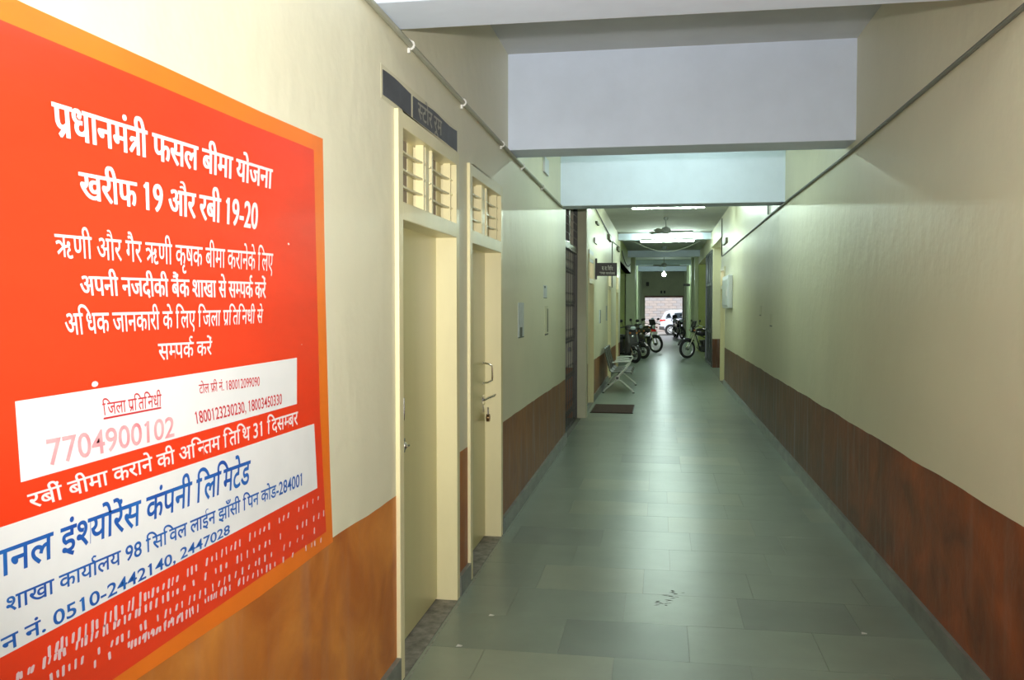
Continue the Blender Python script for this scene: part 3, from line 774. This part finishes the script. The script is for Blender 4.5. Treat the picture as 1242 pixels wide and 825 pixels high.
# fans
def fan(x, y, zc, z, rot, label):
    e = tag(empty('ceiling_fan', (x, y, zc)), label, 'fan', 'ceiling fans')
    d = z-zc
    MB().lathe([(.05, 0), (.055, -.03), (.025, -.07)], (0, 0, 0), 'z', 14).build('canopy', M['fanb'], e, smooth=True)
    MB().tube([(0, 0, -.05), (0, 0, d+.06)], .011, 8).build('down_rod', M['fanb'], e)
    MB().lathe([(.03, .10), (.09, .07), (.115, .02), (.10, -.03), (.04, -.055)], (0, 0, d), 'z', 18).build('motor', M['fanb'], e, smooth=True)
    for k_ in range(3):
        a = rot+k_*2*PI/3; ca, sa = math.cos(a), math.sin(a)
        b = MB(); prof = [(.11, .035), (.2, .06), (.4, .068), (.58, .062), (.6, .04)]
        vs = []
        for r, wd in prof:
            for s, dz in ((-1, -.012), (1, .012)):
                vs += [(r*ca-s*wd*sa, r*sa+s*wd*ca, d+dz*1.6+.004), (r*ca-s*wd*sa, r*sa+s*wd*ca, d+dz*1.6-.002)]
        fs = []
        for i in range(len(prof)-1):
            o_ = 4*i; fs += [(o_, o_+2, o_+6, o_+4), (o_+1, o_+5, o_+7, o_+3), (o_, o_+4, o_+5, o_+1), (o_+2, o_+3, o_+7, o_+6)]
        fs += [(0, 1, 3, 2), (16, 18, 19, 17)]
        b.add(vs, fs).build('blade', M['fanb'], e)
fan(.13, 20.2, ZC2, 3.33, .12, 'grey ceiling fan hanging between the two tube lights')
fan(.16, 34.5, ZC2, 3.22, -.2, 'far ceiling fan in front of the bright bulb')
b = MB().lathe([(.09, 0), (.10, -.05), (.06, -.09)], (.15, 30.0, ZC2), 'z', 14).build('ceiling_lamp', M['lens'], smooth=True)
tag(b, 'small dome lamp on the ceiling before the far fan', 'light')

# ------------------------------------------------------------------ black grille gate with louvred ventilator
gg = tag(empty('grille_gate', (XL-.10, (G0+G1)/2, 0)), 'black steel collapsible grille gate filling the opening on the left', 'gate')
gh = (G1-G0)/2
n = 13
for i in range(n):
    y = -gh+.06+(2*gh-.12)*i/(n-1)
    MB().box(-.004, .004, y-.012, y+.012, .02, 2.42).build('channel_bar', M['grille'], gg)
lz = [.25, .75, 1.25, 1.75, 2.2]
b = MB()
for i in range(n-1):
    ya_ = -gh+.06+(2*gh-.12)*i/(n-1); yb2 = -gh+.06+(2*gh-.12)*(i+1)/(n-1)
    for z in lz:
        b.bar((.006, ya_, z-.09), (.006, yb2, z+.09), .014, .003, up=(1, 0, 0)); b.bar((-.006, ya_, z+.09), (-.006, yb2, z-.09), .014, .003, up=(1, 0, 0))
o = b.build('lattice_links', M['grille'], gg); o['kind'] = 'stuff'
b = MB(); b.box(-.03, .03, -gh, gh, 2.42, 2.5); b.box(-.03, .03, -gh, gh, 0, .02); b.box(-.03, .03, -gh, -gh+.04, 0, 3.36); b.box(-.03, .03, gh-.04, gh, 0, 3.36); b.box(-.03, .03, -.02, .02, 2.5, 3.36); b.box(-.03, .03, -gh, gh, 3.32, 3.36)
b.build('gate_frame', M['grille'], gg, bevel=.003)
for z in (2.36, 2.55, 2.66, 2.77, 2.88, 2.99, 3.10, 3.21):
    for s in (-1, 1):
        if z < 2.5 and s > 0: continue
        ya_, yb2 = ((-gh+.04, -.02) if s < 0 else (.02, gh-.04))
        MB().add([(-.03, ya_, z), (.03, ya_, z-.04), (.03, yb2, z-.04), (-.03, yb2, z), (-.03, ya_, z+.004), (.03, ya_, z-.036), (.03, yb2, z-.036), (-.03, yb2, z+.004)],
                 [(0, 3, 2, 1), (4, 5, 6, 7), (0, 1, 5, 4), (1, 2, 6, 5), (2, 3, 7, 6), (3, 0, 4, 7)]).build('glass_louvre' if z > 2.5 else 'glass_strip', M['glass'], gg)
MB().box(.02, .05, -.1, .06, 1.05, 1.10).build('gate_latch', M['engine'], gg)

# ------------------------------------------------------------------ papers and fittings on the walls
def plate(name, cat, label, p0, p1, X, m, th=.003, side=1, deco=None):
    (y0, z1), (y1, z0) = on_x(*p0, X), on_x(*p1, X)
    if y0 > y1: y0, y1 = y1, y0
    zc_ = (z0+z1)/2; yc = (y0+y1)/2
    e = tag(empty(name, (X, yc, zc_)), label, cat)
    hy, hz = (y1-y0)/2, abs(z1-z0)/2
    MB().box(min(0, side*th), max(0, side*th), -hy, hy, -hz, hz).build('sheet' if th < .01 else 'casing', M[m], e, bevel=.003 if th > .01 else 0)
    if deco:
        for (v0, v1, u0, u1, mm) in deco:
            MB().box(min(side*th, side*(th+.0012)), max(side*th, side*(th+.0012)), -hy+2*hy*u0, -hy+2*hy*u1, -hz+2*hz*v0, -hz+2*hz*v1).build('printed_patch' if th < .01 else 'trim_strip', M[mm], e)
    return e
plate('wall_paper_notice', 'notice', 'pale grey paper strip on the wall just past the padlocked door', (628, 367), (635, 409), XL, 'paper', deco=[(.03, .3, .3, .7, 'ink'), (0.0, .03, 0, 1, 'ink')])
plate('wall_paper_notice', 'notice', 'small torn paper high between the padlocked door and grille', (659, 346), (663, 362), XL, 'paper', deco=[(.0, .05, 0, 1, 'ink'), (.8, .95, .2, .6, 'ink')])
plate('wall_paper_notice', 'notice', 'narrow faded paper below the torn one, left of the grille', (660.5, 371), (664.5, 406), XL, 'cream', deco=[(0, .05, 0, 1, 'ink'), (.1, .9, .65, 1, 'box'), (.5, .62, .7, 1, 'ink')])
plate('wall_switch_strip', 'fitting', 'white upright strip above the conduit before the second beam', (658.5, 189), (663.5, 214), XL, 'panelw', th=.02)
plate('wall_paper_notice', 'notice', 'thin dark edged notice low on the wall left of the bench', (726.5, 376), (728.5, 392), XL, 'paper', deco=[(0, 1, .6, 1, 'ink')])
plate('wall_paper_notice', 'notice', 'thin dark edged notice above the bench nearer the far door', (734.8, 371), (736, 389), XL, 'paper', deco=[(0, 1, .6, 1, 'ink')])
plate('junction_box', 'box', 'small brown junction box high on left wall above the name board', (722, 268), (724.5, 274), XL, 'box', th=.04)
plate('junction_box', 'box', 'cream framed switch box above the name board on left wall', (720, 288), (723, 297), XL, 'panelw', th=.03, deco=[(.2, .8, .35, .7, 'ink')])
plate('junction_box', 'box', 'brown meter box high on left wall halfway to the scooters', (736.5, 284), (739.5, 294), XL, 'box', th=.06)
plate('junction_box', 'box', 'farthest small brown box high on the left wall', (747.5, 299), (749.5, 306), XL, 'box', th=.06)
plate('door_name_plate', 'sign', 'pale blue painted plate over the door with the projecting sign', (714, 302), (719, 320), XL, 'panelw', th=.012)
plate('junction_box', 'box', 'small brown box high on the right wall by the cable', (882.5, 288), (878.5, 298), XR, 'box', th=.04, side=-1)
# white wall cabinet on the right
(y0, z1) = on_x(889, 333, XR); (y1, z0) = on_x(881.5, 374, XR)
wc = tag(empty('wall_cabinet', (XR, (y0+y1)/2, (z0+z1)/2)), 'tall white wall mounted fuse cabinet on the right wall', 'cabinet')
hy, hz = abs(y1-y0)/2, abs(z1-z0)/2
MB().box(-.09, 0, -hy, hy, -hz, hz).build('casing', M['panelw'], wc, bevel=.02, seg=3)
MB().box(-.1, -.088, -hy+.06, hy-.06, -hz+.05, hz-.08).build('door_panel', M['paper'], wc, bevel=.01)
MB().box(-.112, -.098, -hy+.1, -hy+.14, -.08, .05).build('latch', M['steel'], wc)
plate('wall_mark_plate', 'fitting', 'small scuffed paper scrap, nearer one on the right wall', (937, 381), (934, 396), XR, 'cream', side=-1, deco=[(0, .1, 0, 1, 'ink')])
plate('wall_mark_plate', 'fitting', 'small scuffed paper scrap, farther one on the right wall', (923.5, 371), (921.5, 383), XR, 'cream', side=-1, deco=[(0, .1, 0, 1, 'ink')])

# partition of aluminium and glass on the right
pt = tag(empty('glazed_partition', (1.42, 24.72, 0)), 'aluminium and dark glass partition on the right before the motorcycle', 'partition')
for i, y in enumerate((.02, 1.0, 2.0, 3.1)):
    MB().box(-.03, .03, y-.03, y+.03, 0, 3.2).build('mullion', M['alu'], pt)
for z in (.05, .95, 2.28, 3.17): MB().box(-.025, .025, 0, 3.1, z-.035, z+.035).build('rail', M['alu'], pt)
for i in range(3):
    for (za_, zb3) in ((.09, .91), (.99, 2.24), (2.32, 3.13)):
        MB().box(-.004, .004, .05+i, .97+i, za_, zb3).build('pane', M['pglass'], pt)

# ------------------------------------------------------------------ door mat
mt = tag(empty('door_mat', (-.725, 14.33, 0)), 'dark brown door mat on the floor by the projecting sign', 'mat')
MB().box(-.32, .32, -.58, .58, .001, .014).build('pile', M['maroon'], mt, bevel=.004)
for s in (-1, 1):
    MB().box(s*.32-.012, s*.32+.012, -.585, .585, .001, .011).build('binding', M['blackp'], mt)

# ------------------------------------------------------------------ steel waiting bench
bn = tag(empty('steel_bench', (-.78, 17.0, 0)), 'perforated steel waiting bench with chrome legs against the left wall', 'bench')
BL_ = 1.75
def end_frame(y):
    b = MB()
    b.tube([(-.27, y, .012), (-.245, y, .06), (-.05, y, .225), (0, y, .25), (.06, y, .235), (.28, y, .055), (.30, y, .012)], .016, 8)
    b.build('leg_frame', M['silver'], bn, smooth=True)
    for fx in (-.27, .30): MB().lathe([(.022, 0), (.022, .014), (.012, .02)], (fx, y, 0), 'z', 10).build('foot', M['blackp'], bn)
    h_ = MB(); h_.lathe([(.04, -.025), (.045, 0), (.04, .025)], (-.005, y, .29), 'y', 14); h_.build('hub', M['silver'], bn, smooth=True)
    a_ = MB(); a_.tube([(0, y, .30), (.06, y, .37), (.16, y, .47), (.235, y, .58), (.22, y, .605), (.05, y, .60), (-.10, y, .585)], [.022, .02, .017, .016, .016, .015, .014], 8)
    a_.build('armrest', M['silver'], bn, smooth=True)
for y in (0, BL_): end_frame(y)
MB().box(-.03, .02, -.05, BL_+.05, .265, .315).build('beam', M['engine'], bn, bevel=.004)
for i in range(3):
    y0_ = .03+i*BL_/3; y1_ = y0_+BL_/3-.05
    if i: 
        MB().tube([(.02, y0_-.025, .31), (.16, y0_-.025, .47), (.235, y0_-.025, .58), (.05, y0_-.025, .60), (-.08, y0_-.025, .58)], .012, 8).build('armrest', M['silver'], bn, smooth=True)
    prof = [(.27, .36), (.24, .395), (.05, .40), (-.10, .385), (-.15, .42), (-.19, .56), (-.235, .74), (-.25, .84), (-.27, .85)]
    b = MB()
    for j in range(len(prof)-1):
        (xa, za_), (xb, zb3) = prof[j], prof[j+1]
        # perforated sheet: strips with gaps
        m_ = 6
        for q in range(m_):
            s0, s1 = y0_+(y1_-y0_)*q/m_, y0_+(y1_-y0_)*(q+.86)/m_
            b.bar((xa, (s0+s1)/2, za_), (xb, (s0+s1)/2, zb3), s1-s0, .003, up=(0, 0, 1) if j < 4 else (1, 0, 0))
    b.build('seat_shell', M['perf'], bn)
    for s in (y0_, y1_):
        MB().tube([(p_[0], s, p_[1]) for p_ in prof], .009, 6).build('shell_edge', M['engine'], bn)

# ------------------------------------------------------------------ two wheelers
def wheel(b_name, parent, c, R, wd, steer=0.0, spokes=True):
    """wheel in local xz-plane"""
    e = bpy.data.objects.new(b_name, None); COL.objects.link(e); e.parent = parent; e.location = c; e.rotation_euler = (0, 0, steer); e.empty_display_size = .05
    n = 28; pts = [(( R-wd/2)*math.cos(2*PI*i/n), 0, (R-wd/2)*math.sin(2*PI*i/n)) for i in range(n)]
    MB().tube(pts, wd/2, 8, closed=True).build('tyre', M['tyre'], e, smooth=True)
    rb_ = MB(); pr = [((R-wd*1.02)*math.cos(2*PI*i/n), 0, (R-wd*1.02)*math.sin(2*PI*i/n)) for i in range(n)]
    rb_.tube(pr, wd*.17, 6, closed=True)
    k_ = 5 if not spokes else 14
    for i in range(k_):
        a = 2*PI*i/k_; r0 = .035
        if spokes: rb_.tube([(r0*math.cos(a+.5), .02*(-1)**i, r0*math.sin(a+.5)), ((R-wd)*math.cos(a), 0, (R-wd)*math.sin(a))], .003, 4)
        else: rb_.bar((r0*math.cos(a), 0, r0*math.sin(a)), ((R-wd)*math.cos(a), 0, (R-wd)*math.sin(a)), .02, .035)
    rb_.build('rim', M['steel'], e)
    MB().lathe([(.03, -.06), (.05, -.04), (.05, .04), (.03, .06)], (0, 0, 0), 'y', 14).build('hub', M['engine'], e, smooth=True)
    return e
def motorcycle(loc, rz, label, body='bodyd', plate_front=False, group='motorcycles parked in the corridor', screen=False):
    e = tag(empty('motorcycle', loc, rz), label, 'motorcycle', group)
    wheel('front_wheel', e, (.64, 0, .31), .31, .085, steer=.25)
    wheel('rear_wheel', e, (-.64, 0, .31), .31, .10)
    for s in (-.075, .075):
        MB().tube([(.64, s, .31), (.50, s, .62), (.38, s, .90)], [.024, .020, .018], 8).build('fork_leg', M['chrome'], e, smooth=True)
        MB().tube([(-.64, s*1.5, .31), (-.45, s*1.6, .62)], [.024, .022], 8).build('shock_absorber', M['chrome'], e)
    fr = MB(); fr.tube([(.40, 0, .86), (.28, 0, .52), (.18, 0, .24), (-.20, 0, .24), (-.32, 0, .50), (.38, 0, .80)], .018, 8); fr.tube([(-.3, .06, .5), (-.8, .08, .72)], .014, 6); fr.tube([(-.3, -.06, .5), (-.8, -.08, .72)], .014, 6)
    fr.tube([(-.2, .07, .27), (-.64, .10, .31)], .018, 6); fr.tube([(-.2, -.07, .27), (-.64, -.10, .31)], .018, 6)
    fr.build('frame', M['blackp'], e)
    eng = MB(); eng.prism([(.20, .25), (.22, .38), (.14, .42), (.18, .58), (.02, .60), (-.02, .44), (-.2, .42), (-.24, .28), (-.12, .20), (.12, .20)], 'y', -.13, .13, .85)
    for i in range(6): eng.box(-.01, .20, -.12, .12, .44+i*.025, .452+i*.025)
    eng.build('engine', M['engine'], e, bevel=.006)
    MB().tube([(.2, -.10, .5), (.26, -.13, .34), (.10, -.15, .22), (-.35, -.16, .26), (-.85, -.17, .38)], [.018, .018, .02, .038, .042], 10).build('exhaust', M['chrome'], e, smooth=True)
    tk = MB(); prof = [(.38, .80, .10), (.34, .93, .14), (.18, .985, .155), (.0, .95, .14), (-.12, .84, .09)]
    tk.ell((.13, 0, .84), .29, .15, .13, 16, 10); tk.build('fuel_tank', M[body], e, smooth=True)
    st = MB(); st.prism([(-.10, .76), (-.08, .82), (-.35, .80), (-.60, .85), (-.82, .86), (-.84, .82), (-.5, .74)], 'y', -.125, .125, .8); st.build('seat', M['blackp'], e, bevel=.015)
    sp_ = MB(); sp_.prism([(-.02, .74), (-.25, .52), (-.5, .56), (-.86, .74), (-.9, .80), (-.5, .76)], 'y', -.12, .12, .85); sp_.build('side_panel', M[body], e, bevel=.01)
    for (cx, R_, a0, a1) in ((.64, .345, .35, 2.3), (-.64, .36, .5, 2.9)):
        g = MB(); vs = []; fs = []; k_ = 12
        for i in range(k_+1):
            a = a0+(a1-a0)*i/k_
            for (yo, rr) in ((-.06, -.03), (-.035, 0), (.035, 0), (.06, -.03)): vs.append((cx+(R_+rr)*math.cos(a), yo, .31+(R_+rr)*math.sin(a)))
        for i in range(k_):
            for q in range(3): fs.append((i*4+q, i*4+q+1, i*4+q+5, i*4+q+4))
        g.add(vs, fs); o_ = g.build('mudguard', M['blackp'], e, smooth=True); s_ = o_.modifiers.new('thick', 'SOLIDIFY'); s_.thickness = .005
    hb = MB(); hb.tube([(.30, -.38, 1.02), (.34, -.22, 1.06), (.39, -.06, .99), (.39, .06, .99), (.34, .22, 1.06), (.30, .38, 1.02)], .012, 8); hb.build('handlebar', M['chrome'], e, smooth=True)
    for s in (-1, 1):
        MB().tube([(.30, s*.38, 1.02), (.265, s*.48, 1.0)], .018, 8).build('grip', M['blackp'], e)
        m_ = MB(); m_.tube([(.34, s*.25, 1.06), (.36, s*.30, 1.17)], .006, 6); m_.ell((.36, s*.32, 1.20), .012, .065, .04); m_.build('mirror', M['blackp'], e, smooth=True)
        MB().ell((.47, s*.17, .90), .04, .03, .028).build('indicator', M['amber'], e, smooth=True)
    MB().lathe([(.03, -.10), (.085, -.04), (.095, .02), (.085, .04)], (.48, 0, .92), 'x', 18).build('headlight_shell', M['blackp'], e, smooth=True)
    MB().ell((.515, 0, .92), .025, .08, .08).build('headlight_lens', M['lens'], e, smooth=True)
    if screen:
        MB().prism([(.42, .98), (.50, 1.0), (.43, 1.18), (.36, 1.2)], 'y', -.13, .13, .8).build('headlight_visor', M['blackp'], e, bevel=.02)
    MB().box(-.90, -.86, -.05, .05, .76, .81).build('tail_light', M['redl'], e, bevel=.008)
    MB().box(-.915, -.905, -.10, .10, .58, .70).build('number_plate', M['pwhite'], e)
    if plate_front:
        MB().box(.555, .565, -.13, .13, .66, .75).build('front_plate', M['pwhite'], e)
        MB().prism([(.50, .74), (.56, .75), (.55, .80), (.48, .86)], 'y', -.10, .10, .7).build('red_cowl', M['redl'], e, bevel=.01)
    MB().tube([(.0, .12, .26), (-.05, .30, .012)], .010, 6).build('side_stand', M['engine'], e)
    return e
# bike A on the right: front wheel at (.83, 28.6), pointing out of the side passage
rz = math.radians(180+22)
fx, fy = .88, 28.75
motorcycle((fx-.64*math.cos(rz), fy-.64*math.sin(rz), 0), rz, 'black motorcycle parked on the right beside the glazed partition', screen=True)
rz = math.radians(-52); fx, fy = -.12, 32.1
motorcycle((fx-.64*math.cos(rz), fy-.64*math.sin(rz), 0), rz, 'black motorcycle with red front cowl and white plate on the left', plate_front=True, screen=True)
rz = math.radians(-95); fx, fy = .80, 48.6
motorcycle((fx-.64*math.cos(rz), fy-.64*math.sin(rz), 0), rz, 'dark motorcycle standing in the exit opening before the car', screen=True)
rz = math.radians(-80); fx, fy = 1.15, 46.2
motorcycle((fx-.64*math.cos(rz), fy-.64*math.sin(rz), 0), rz, 'dark motorcycle at the right edge of the exit opening')

def scooter(loc, rz, label, body='bodyg', group='scooters parked on the left'):
    e = tag(empty('scooter', loc, rz), label, 'scooter', group)
    wheel('front_wheel', e, (.60, 0, .235), .235, .10, steer=.15, spokes=False)
    wheel('rear_wheel', e, (-.58, 0, .235), .235, .10, spokes=False)
    MB().prism([(.46, .30), (.56, .60), (.46, .98), (.36, 1.0), (.34, .6), (.30, .30), (.36, .24)], 'y', -.19, .19, .72).build('front_apron', M[body], e, bevel=.03, seg=3)
    MB().prism([(.78, .40), (.70, .50), (.56, .54), (.42, .46), (.46, .38), (.60, .47), (.72, .40)], 'y', -.085, .085, .8).build('front_mudguard', M[body], e, bevel=.015)
    MB().prism([(.34, .22), (.34, .30), (-.10, .30), (-.14, .22)], 'y', -.17, .17, .9).build('footboard', M['blackp'], e, bevel=.015)
    MB().prism([(-.06, .26), (-.12, .62), (-.3, .70), (-.78, .74), (-.92, .66), (-.88, .52), (-.62, .46), (-.42, .40), (-.3, .26)], 'y', -.18, .18, .74).build('rear_body', M[body], e, bevel=.035, seg=3)
    MB().prism([(-.08, .66), (-.10, .75), (-.4, .76), (-.78, .84), (-.86, .78), (-.7, .70)], 'y', -.15, .15, .8).build('seat', M['blackp'], e, bevel=.03, seg=3)
    MB().prism([(-.2, .2), (-.2, .36), (-.5, .40), (-.74, .32), (-.74, .2), (-.5, .15)], 'y', -.13, .13, .85).build('engine_cover', M['engine'], e, bevel=.02)
    MB().prism([(.52, .96), (.50, 1.06), (.38, 1.12), (.28, 1.06), (.32, .96)], 'y', -.17, .17, .6).build('headstock_cowl', M[body], e, bevel=.025, seg=3)
    MB().ell((.515, 0, 1.02), .035, .10, .06).build('headlight_lens', M['lens'], e, smooth=True)
    MB().ell((.50, .0, .78), .05, .07, .05).build('front_emblem', M['chrome'], e, smooth=True)
    MB().tube([(.30, -.34, 1.03), (.34, -.12, 1.06), (.34, .12, 1.06), (.30, .34, 1.03)], .016, 8).build('handlebar', M['blackp'], e, smooth=True)
    for s in (-1, 1):
        m_ = MB(); m_.tube([(.34, s*.22, 1.06), (.34, s*.30, 1.20)], .006, 6); m_.ell((.34, s*.31, 1.23), .012, .07, .045); m_.build('mirror', M['blackp'], e, smooth=True)
        MB().ell((.535, s*.13, .88), .02, .045, .03).build('indicator', M['amber'], e, smooth=True)
        MB().tube([(.60, s*.07, .235), (.50, s*.07, .50)], .018, 8).build('fork_leg', M['chrome'], e)
    MB().box(-.94, -.90, -.09, .09, .60, .68).build('tail_light', M['redl'], e, bevel=.01)
    MB().tube([(-.3, -.15, .24), (-.5, -.18, .26), (-.86, -.18, .33)], [.02, .045, .045], 10).build('exhaust', M['engine'], e, smooth=True)
    MB().tube([(-.9, -.1, .80), (-.96, 0, .82), (-.9, .1, .80)], .012, 6).build('grab_rail', M['chrome'], e)
    return e
rz = math.radians(-48); fx, fy = -.70, 26.1
scooter((fx-.60*math.cos(rz), fy-.60*math.sin(rz), 0), rz, 'grey scooter nearest the bench, front wheel toward the corridor', body='bodyg')
rz = math.radians(-35); fx, fy = -.50, 28.3
scooter((fx-.60*math.cos(rz), fy-.60*math.sin(rz), 0), rz, 'dark scooter parked behind the grey one', body='bodyd')

# ------------------------------------------------------------------ outside: yard, wall, car
struct(MB().box(-14, 16, YE+.25, 76, -.6, -.30).build('ground_yard', M['ground']), 'dusty yard outside the exit', 'ground')
bw = struct(MB().box(-8, 12, 70.0, 70.3, -.31, 4.4).build('wall_yard', M['bmortar']), 'pale brick boundary wall outside the exit', 'wall')
cn = 0
bb_ = MB(); bmesh_cache = None
z = -.28; r = 0
stuffb = MB()
proto = [MB().box(-.285, .285, -.02, .0, 0, .175).build('brick', M['brick'], bw), MB().box(-.285, .285, -.02, .0, 0, .175).build('brick', M['bricks2'], bw)]
first = [True, True]
while z < 4.2:
    x = -8+(.3 if r % 2 else 0)
    while x < 11.7:
        if -1.6 < x < 2.6 and z < 3.4 and z > .2:
            q = random.randrange(2)
            if first[q]: o = proto[q]; first[q] = False
            else: o = proto[q].copy(); COL.objects.link(o)
            o.location = (x+.3, 70-random.uniform(0, .015), z)
        else: stuffb.box(x+.015, x+.585, 69.98, 70.0, z, z+.175)
        x += .6
    z += .2; r += 1
o = stuffb.build('brick_courses', M['brick'], bw); o['kind'] = 'stuff'

# car: small white SUV, nose to the right
cr = tag(empty('car', (2.05, 63.2, -.30)), 'white car parked in the yard beyond the exit, tail to the left', 'car')
def cprof(pts, y0, y1, name, m, tp=.94, bev=.05):
    return MB().prism(pts, 'y', y0, y1, tp).build(name, M[m], cr, bevel=bev, seg=3, smooth=True)
cprof([(-2.0, .42), (-2.02, .70), (-1.98, 1.02), (-1.90, 1.14), (1.2, 1.10), (1.95, .98), (2.08, .70), (2.05, .35), (1.75, .28), (-1.8, .30)], -.86, .86, 'body_shell', 'carw', .97)
cprof([(-1.92, 1.10), (-1.66, 1.60), (-1.35, 1.70), (-.2, 1.72), (.35, 1.64), (1.1, 1.10)], -.76, .76, 'cabin', 'carw', .92)
for (poly, nm) in (([(-1.62, 1.18), (-1.50, 1.42), (-1.36, 1.50), (-1.24, 1.18)], 'quarter_window'), ([(-1.05, 1.16), (-1.0, 1.50), (-.25, 1.56), (-.25, 1.16)], 'rear_door_window'), ([(-.17, 1.16), (-.17, 1.56), (.28, 1.50), (.78, 1.16)], 'front_door_window')):
    MB().prism(poly, 'y', -.80, -.70).build(nm, M['carg'], cr)
for (x, nm) in ((-1.28, 'rear_wheel'), (1.30, 'front_wheel')):
    for s in (-1, 1):
        e = bpy.data.objects.new(nm, None); COL.objects.link(e); e.parent = cr; e.location = (x, s*.80, .33)
        MB().lathe([(.20, -.10), (.315, -.10), (.33, -.07), (.33, .07), (.315, .10), (.20, .10)], (0, 0, 0), 'y', 28).build('tyre', M['tyre'], e, smooth=True)
        b = MB(); b.lathe([(.205, -.09), (.21, .09)], (0, 0, 0), 'y', 24)
        b.build('rim_dish', M['engine'], e)
        b = MB()
        for i in range(7):
            a = 2*PI*i/7; b.bar((.03*math.cos(a), s*.10, .03*math.sin(a)), (.20*math.cos(a), s*.105, .20*math.sin(a)), .05, .02, up=(0, 1, 0))
        b.tube([(.21*math.cos(2*PI*i/24), s*.10, .21*math.sin(2*PI*i/24)) for i in range(24)], .014, 6, closed=True)
        b.lathe([(.05, s*.09), (.05, s*.12)], (0, 0, 0), 'y', 12)
        b.build('alloy_spokes', M['silver'], e)
    b = MB(); b.lathe([(.40, -.88), (.40, -.70)], (x, 0, .33), 'y', 28); b.build('wheel_arch', M['blackp'], cr)
MB().prism([(-2.03, .92), (-2.0, 1.06), (-1.66, 1.06), (-1.62, .98)], 'y', -.875, -.60).build('tail_lamp', M['redl'], cr, bevel=.01)
MB().prism([(-2.07, .36), (-2.07, .58), (-1.72, .58), (-1.66, .30)], 'y', -.88, .88).build('rear_bumper', M['bodyg'], cr, bevel=.03)
MB().bar((-1.5, -.87, .44), (1.7, -.87, .44), .03, .08).build('side_sill', M['blackp'], cr)
MB().bar((-1.3, -.6, 1.76), (.2, -.6, 1.77), .03, .03).build('roof_rail', M['steel'], cr)
for x in (-.62, .02): MB().bar((x, -.872, .98), (x+.16, -.872, .98), .02, .025).build('door_handle', M['steel'], cr)
MB().ell((.85, -.95, 1.12), .09, .10, .07).build('wing_mirror', M['carw'], cr, smooth=True)
# dark post behind the car
gp = tag(empty('bollard_post', (-.46, 60.5, -.30)), 'dark green post standing behind the tail of the car', 'post')
MB().lathe([(.14, 0), (.14, .9), (.10, 1.0), (.10, 1.05)], (0, 0, 0), 'z', 12).build('post_shaft', M['darkgreen'], gp, smooth=True)
MB().lathe([(.12, 1.05), (.13, 1.12), (.05, 1.2)], (0, 0, 0), 'z', 12).build('post_cap', M['darkgreen'], gp, smooth=True)
# open door leaf on the right of the exit
dl = struct(empty('door_7', (OX1, YE-.05, 0)), 'grey brown door leaf folded open at the right of the exit', 'door')
MB().box(-.04, .0, -1.0, 0, .02, 2.2).build('door_leaf', mat('grey_brown_paint', (.22, .19, .17), .5), dl, bevel=.004)
MB().box(-.06, -.04, -.9, -.82, 1.0, 1.15).build('handle', M['steel'], dl)
# fittings around the far end
b = MB().box(1.0, 1.28, 38.5, 38.54, 2.52, 2.62).build('projecting_sign', M['signblk']); tag(b, 'small far dark sign projecting from the right wall', 'sign')
b = MB().box(-.76, -.60, YE-.16, YE, 2.82, 3.05).build('wall_speaker', M['wire']); tag(b, 'dark fitting on the end wall at upper left', 'fitting')
for i, x in enumerate((.10, .28)):
    b = MB().box(x-.05, x+.05, YE-.03, YE, 2.40, 2.56).build('wall_fitting', M['wire']); tag(b, ['left', 'right'][i]+' one of two small dark fittings above the exit lintel', 'fitting')

# ------------------------------------------------------------------ scuffs and scraps on the near floor
def ftile(x, y):
    d = _ray(x, y); t = -CAM_H/d.z; return d.x*t, d.y*t
sc_ = MB()
for (x, y, n, s) in ((802, 731, 9, .05), (822, 719, 7, .04), (812, 724, 6, .045)):
    cx, cy = ftile(x, y)
    for i in range(n):
        px, py = cx+random.uniform(-s, s), cy+random.uniform(-s, s)*1.2; a = random.uniform(-.6, .6); l = random.uniform(.008, .03); w_ = random.uniform(.003, .008)
        ca, sa = math.cos(a), math.sin(a)
        sc_.add([(px-l*ca, py-l*sa, .0012), (px+w_*sa, py-w_*ca, .0012), (px+l*ca, py+l*sa, .0012), (px-w_*sa, py+w_*ca, .0012)], [(0, 1, 2, 3)])
o = sc_.build('floor_scuff', M['dirt']); tag(o, 'dark scuffed patch in the middle of the near floor', 'scuff')
for i, (x, y, lab) in enumerate(((557, 784, 'white paper scrap nearest the first door'), (596, 747, 'white paper scrap farther along the left skirting'), (1048, 769, 'pale chip on the floor near the right skirting'))):
    cx, cy = ftile(x, y)
    b = MB().add([(cx-.014, cy-.01, .001), (cx+.012, cy-.014, .004), (cx+.016, cy+.010, .001), (cx-.010, cy+.012, .005)], [(0, 1, 2, 3)]).build('paper_scrap', M['litter'])
    tag(b, lab, 'litter')
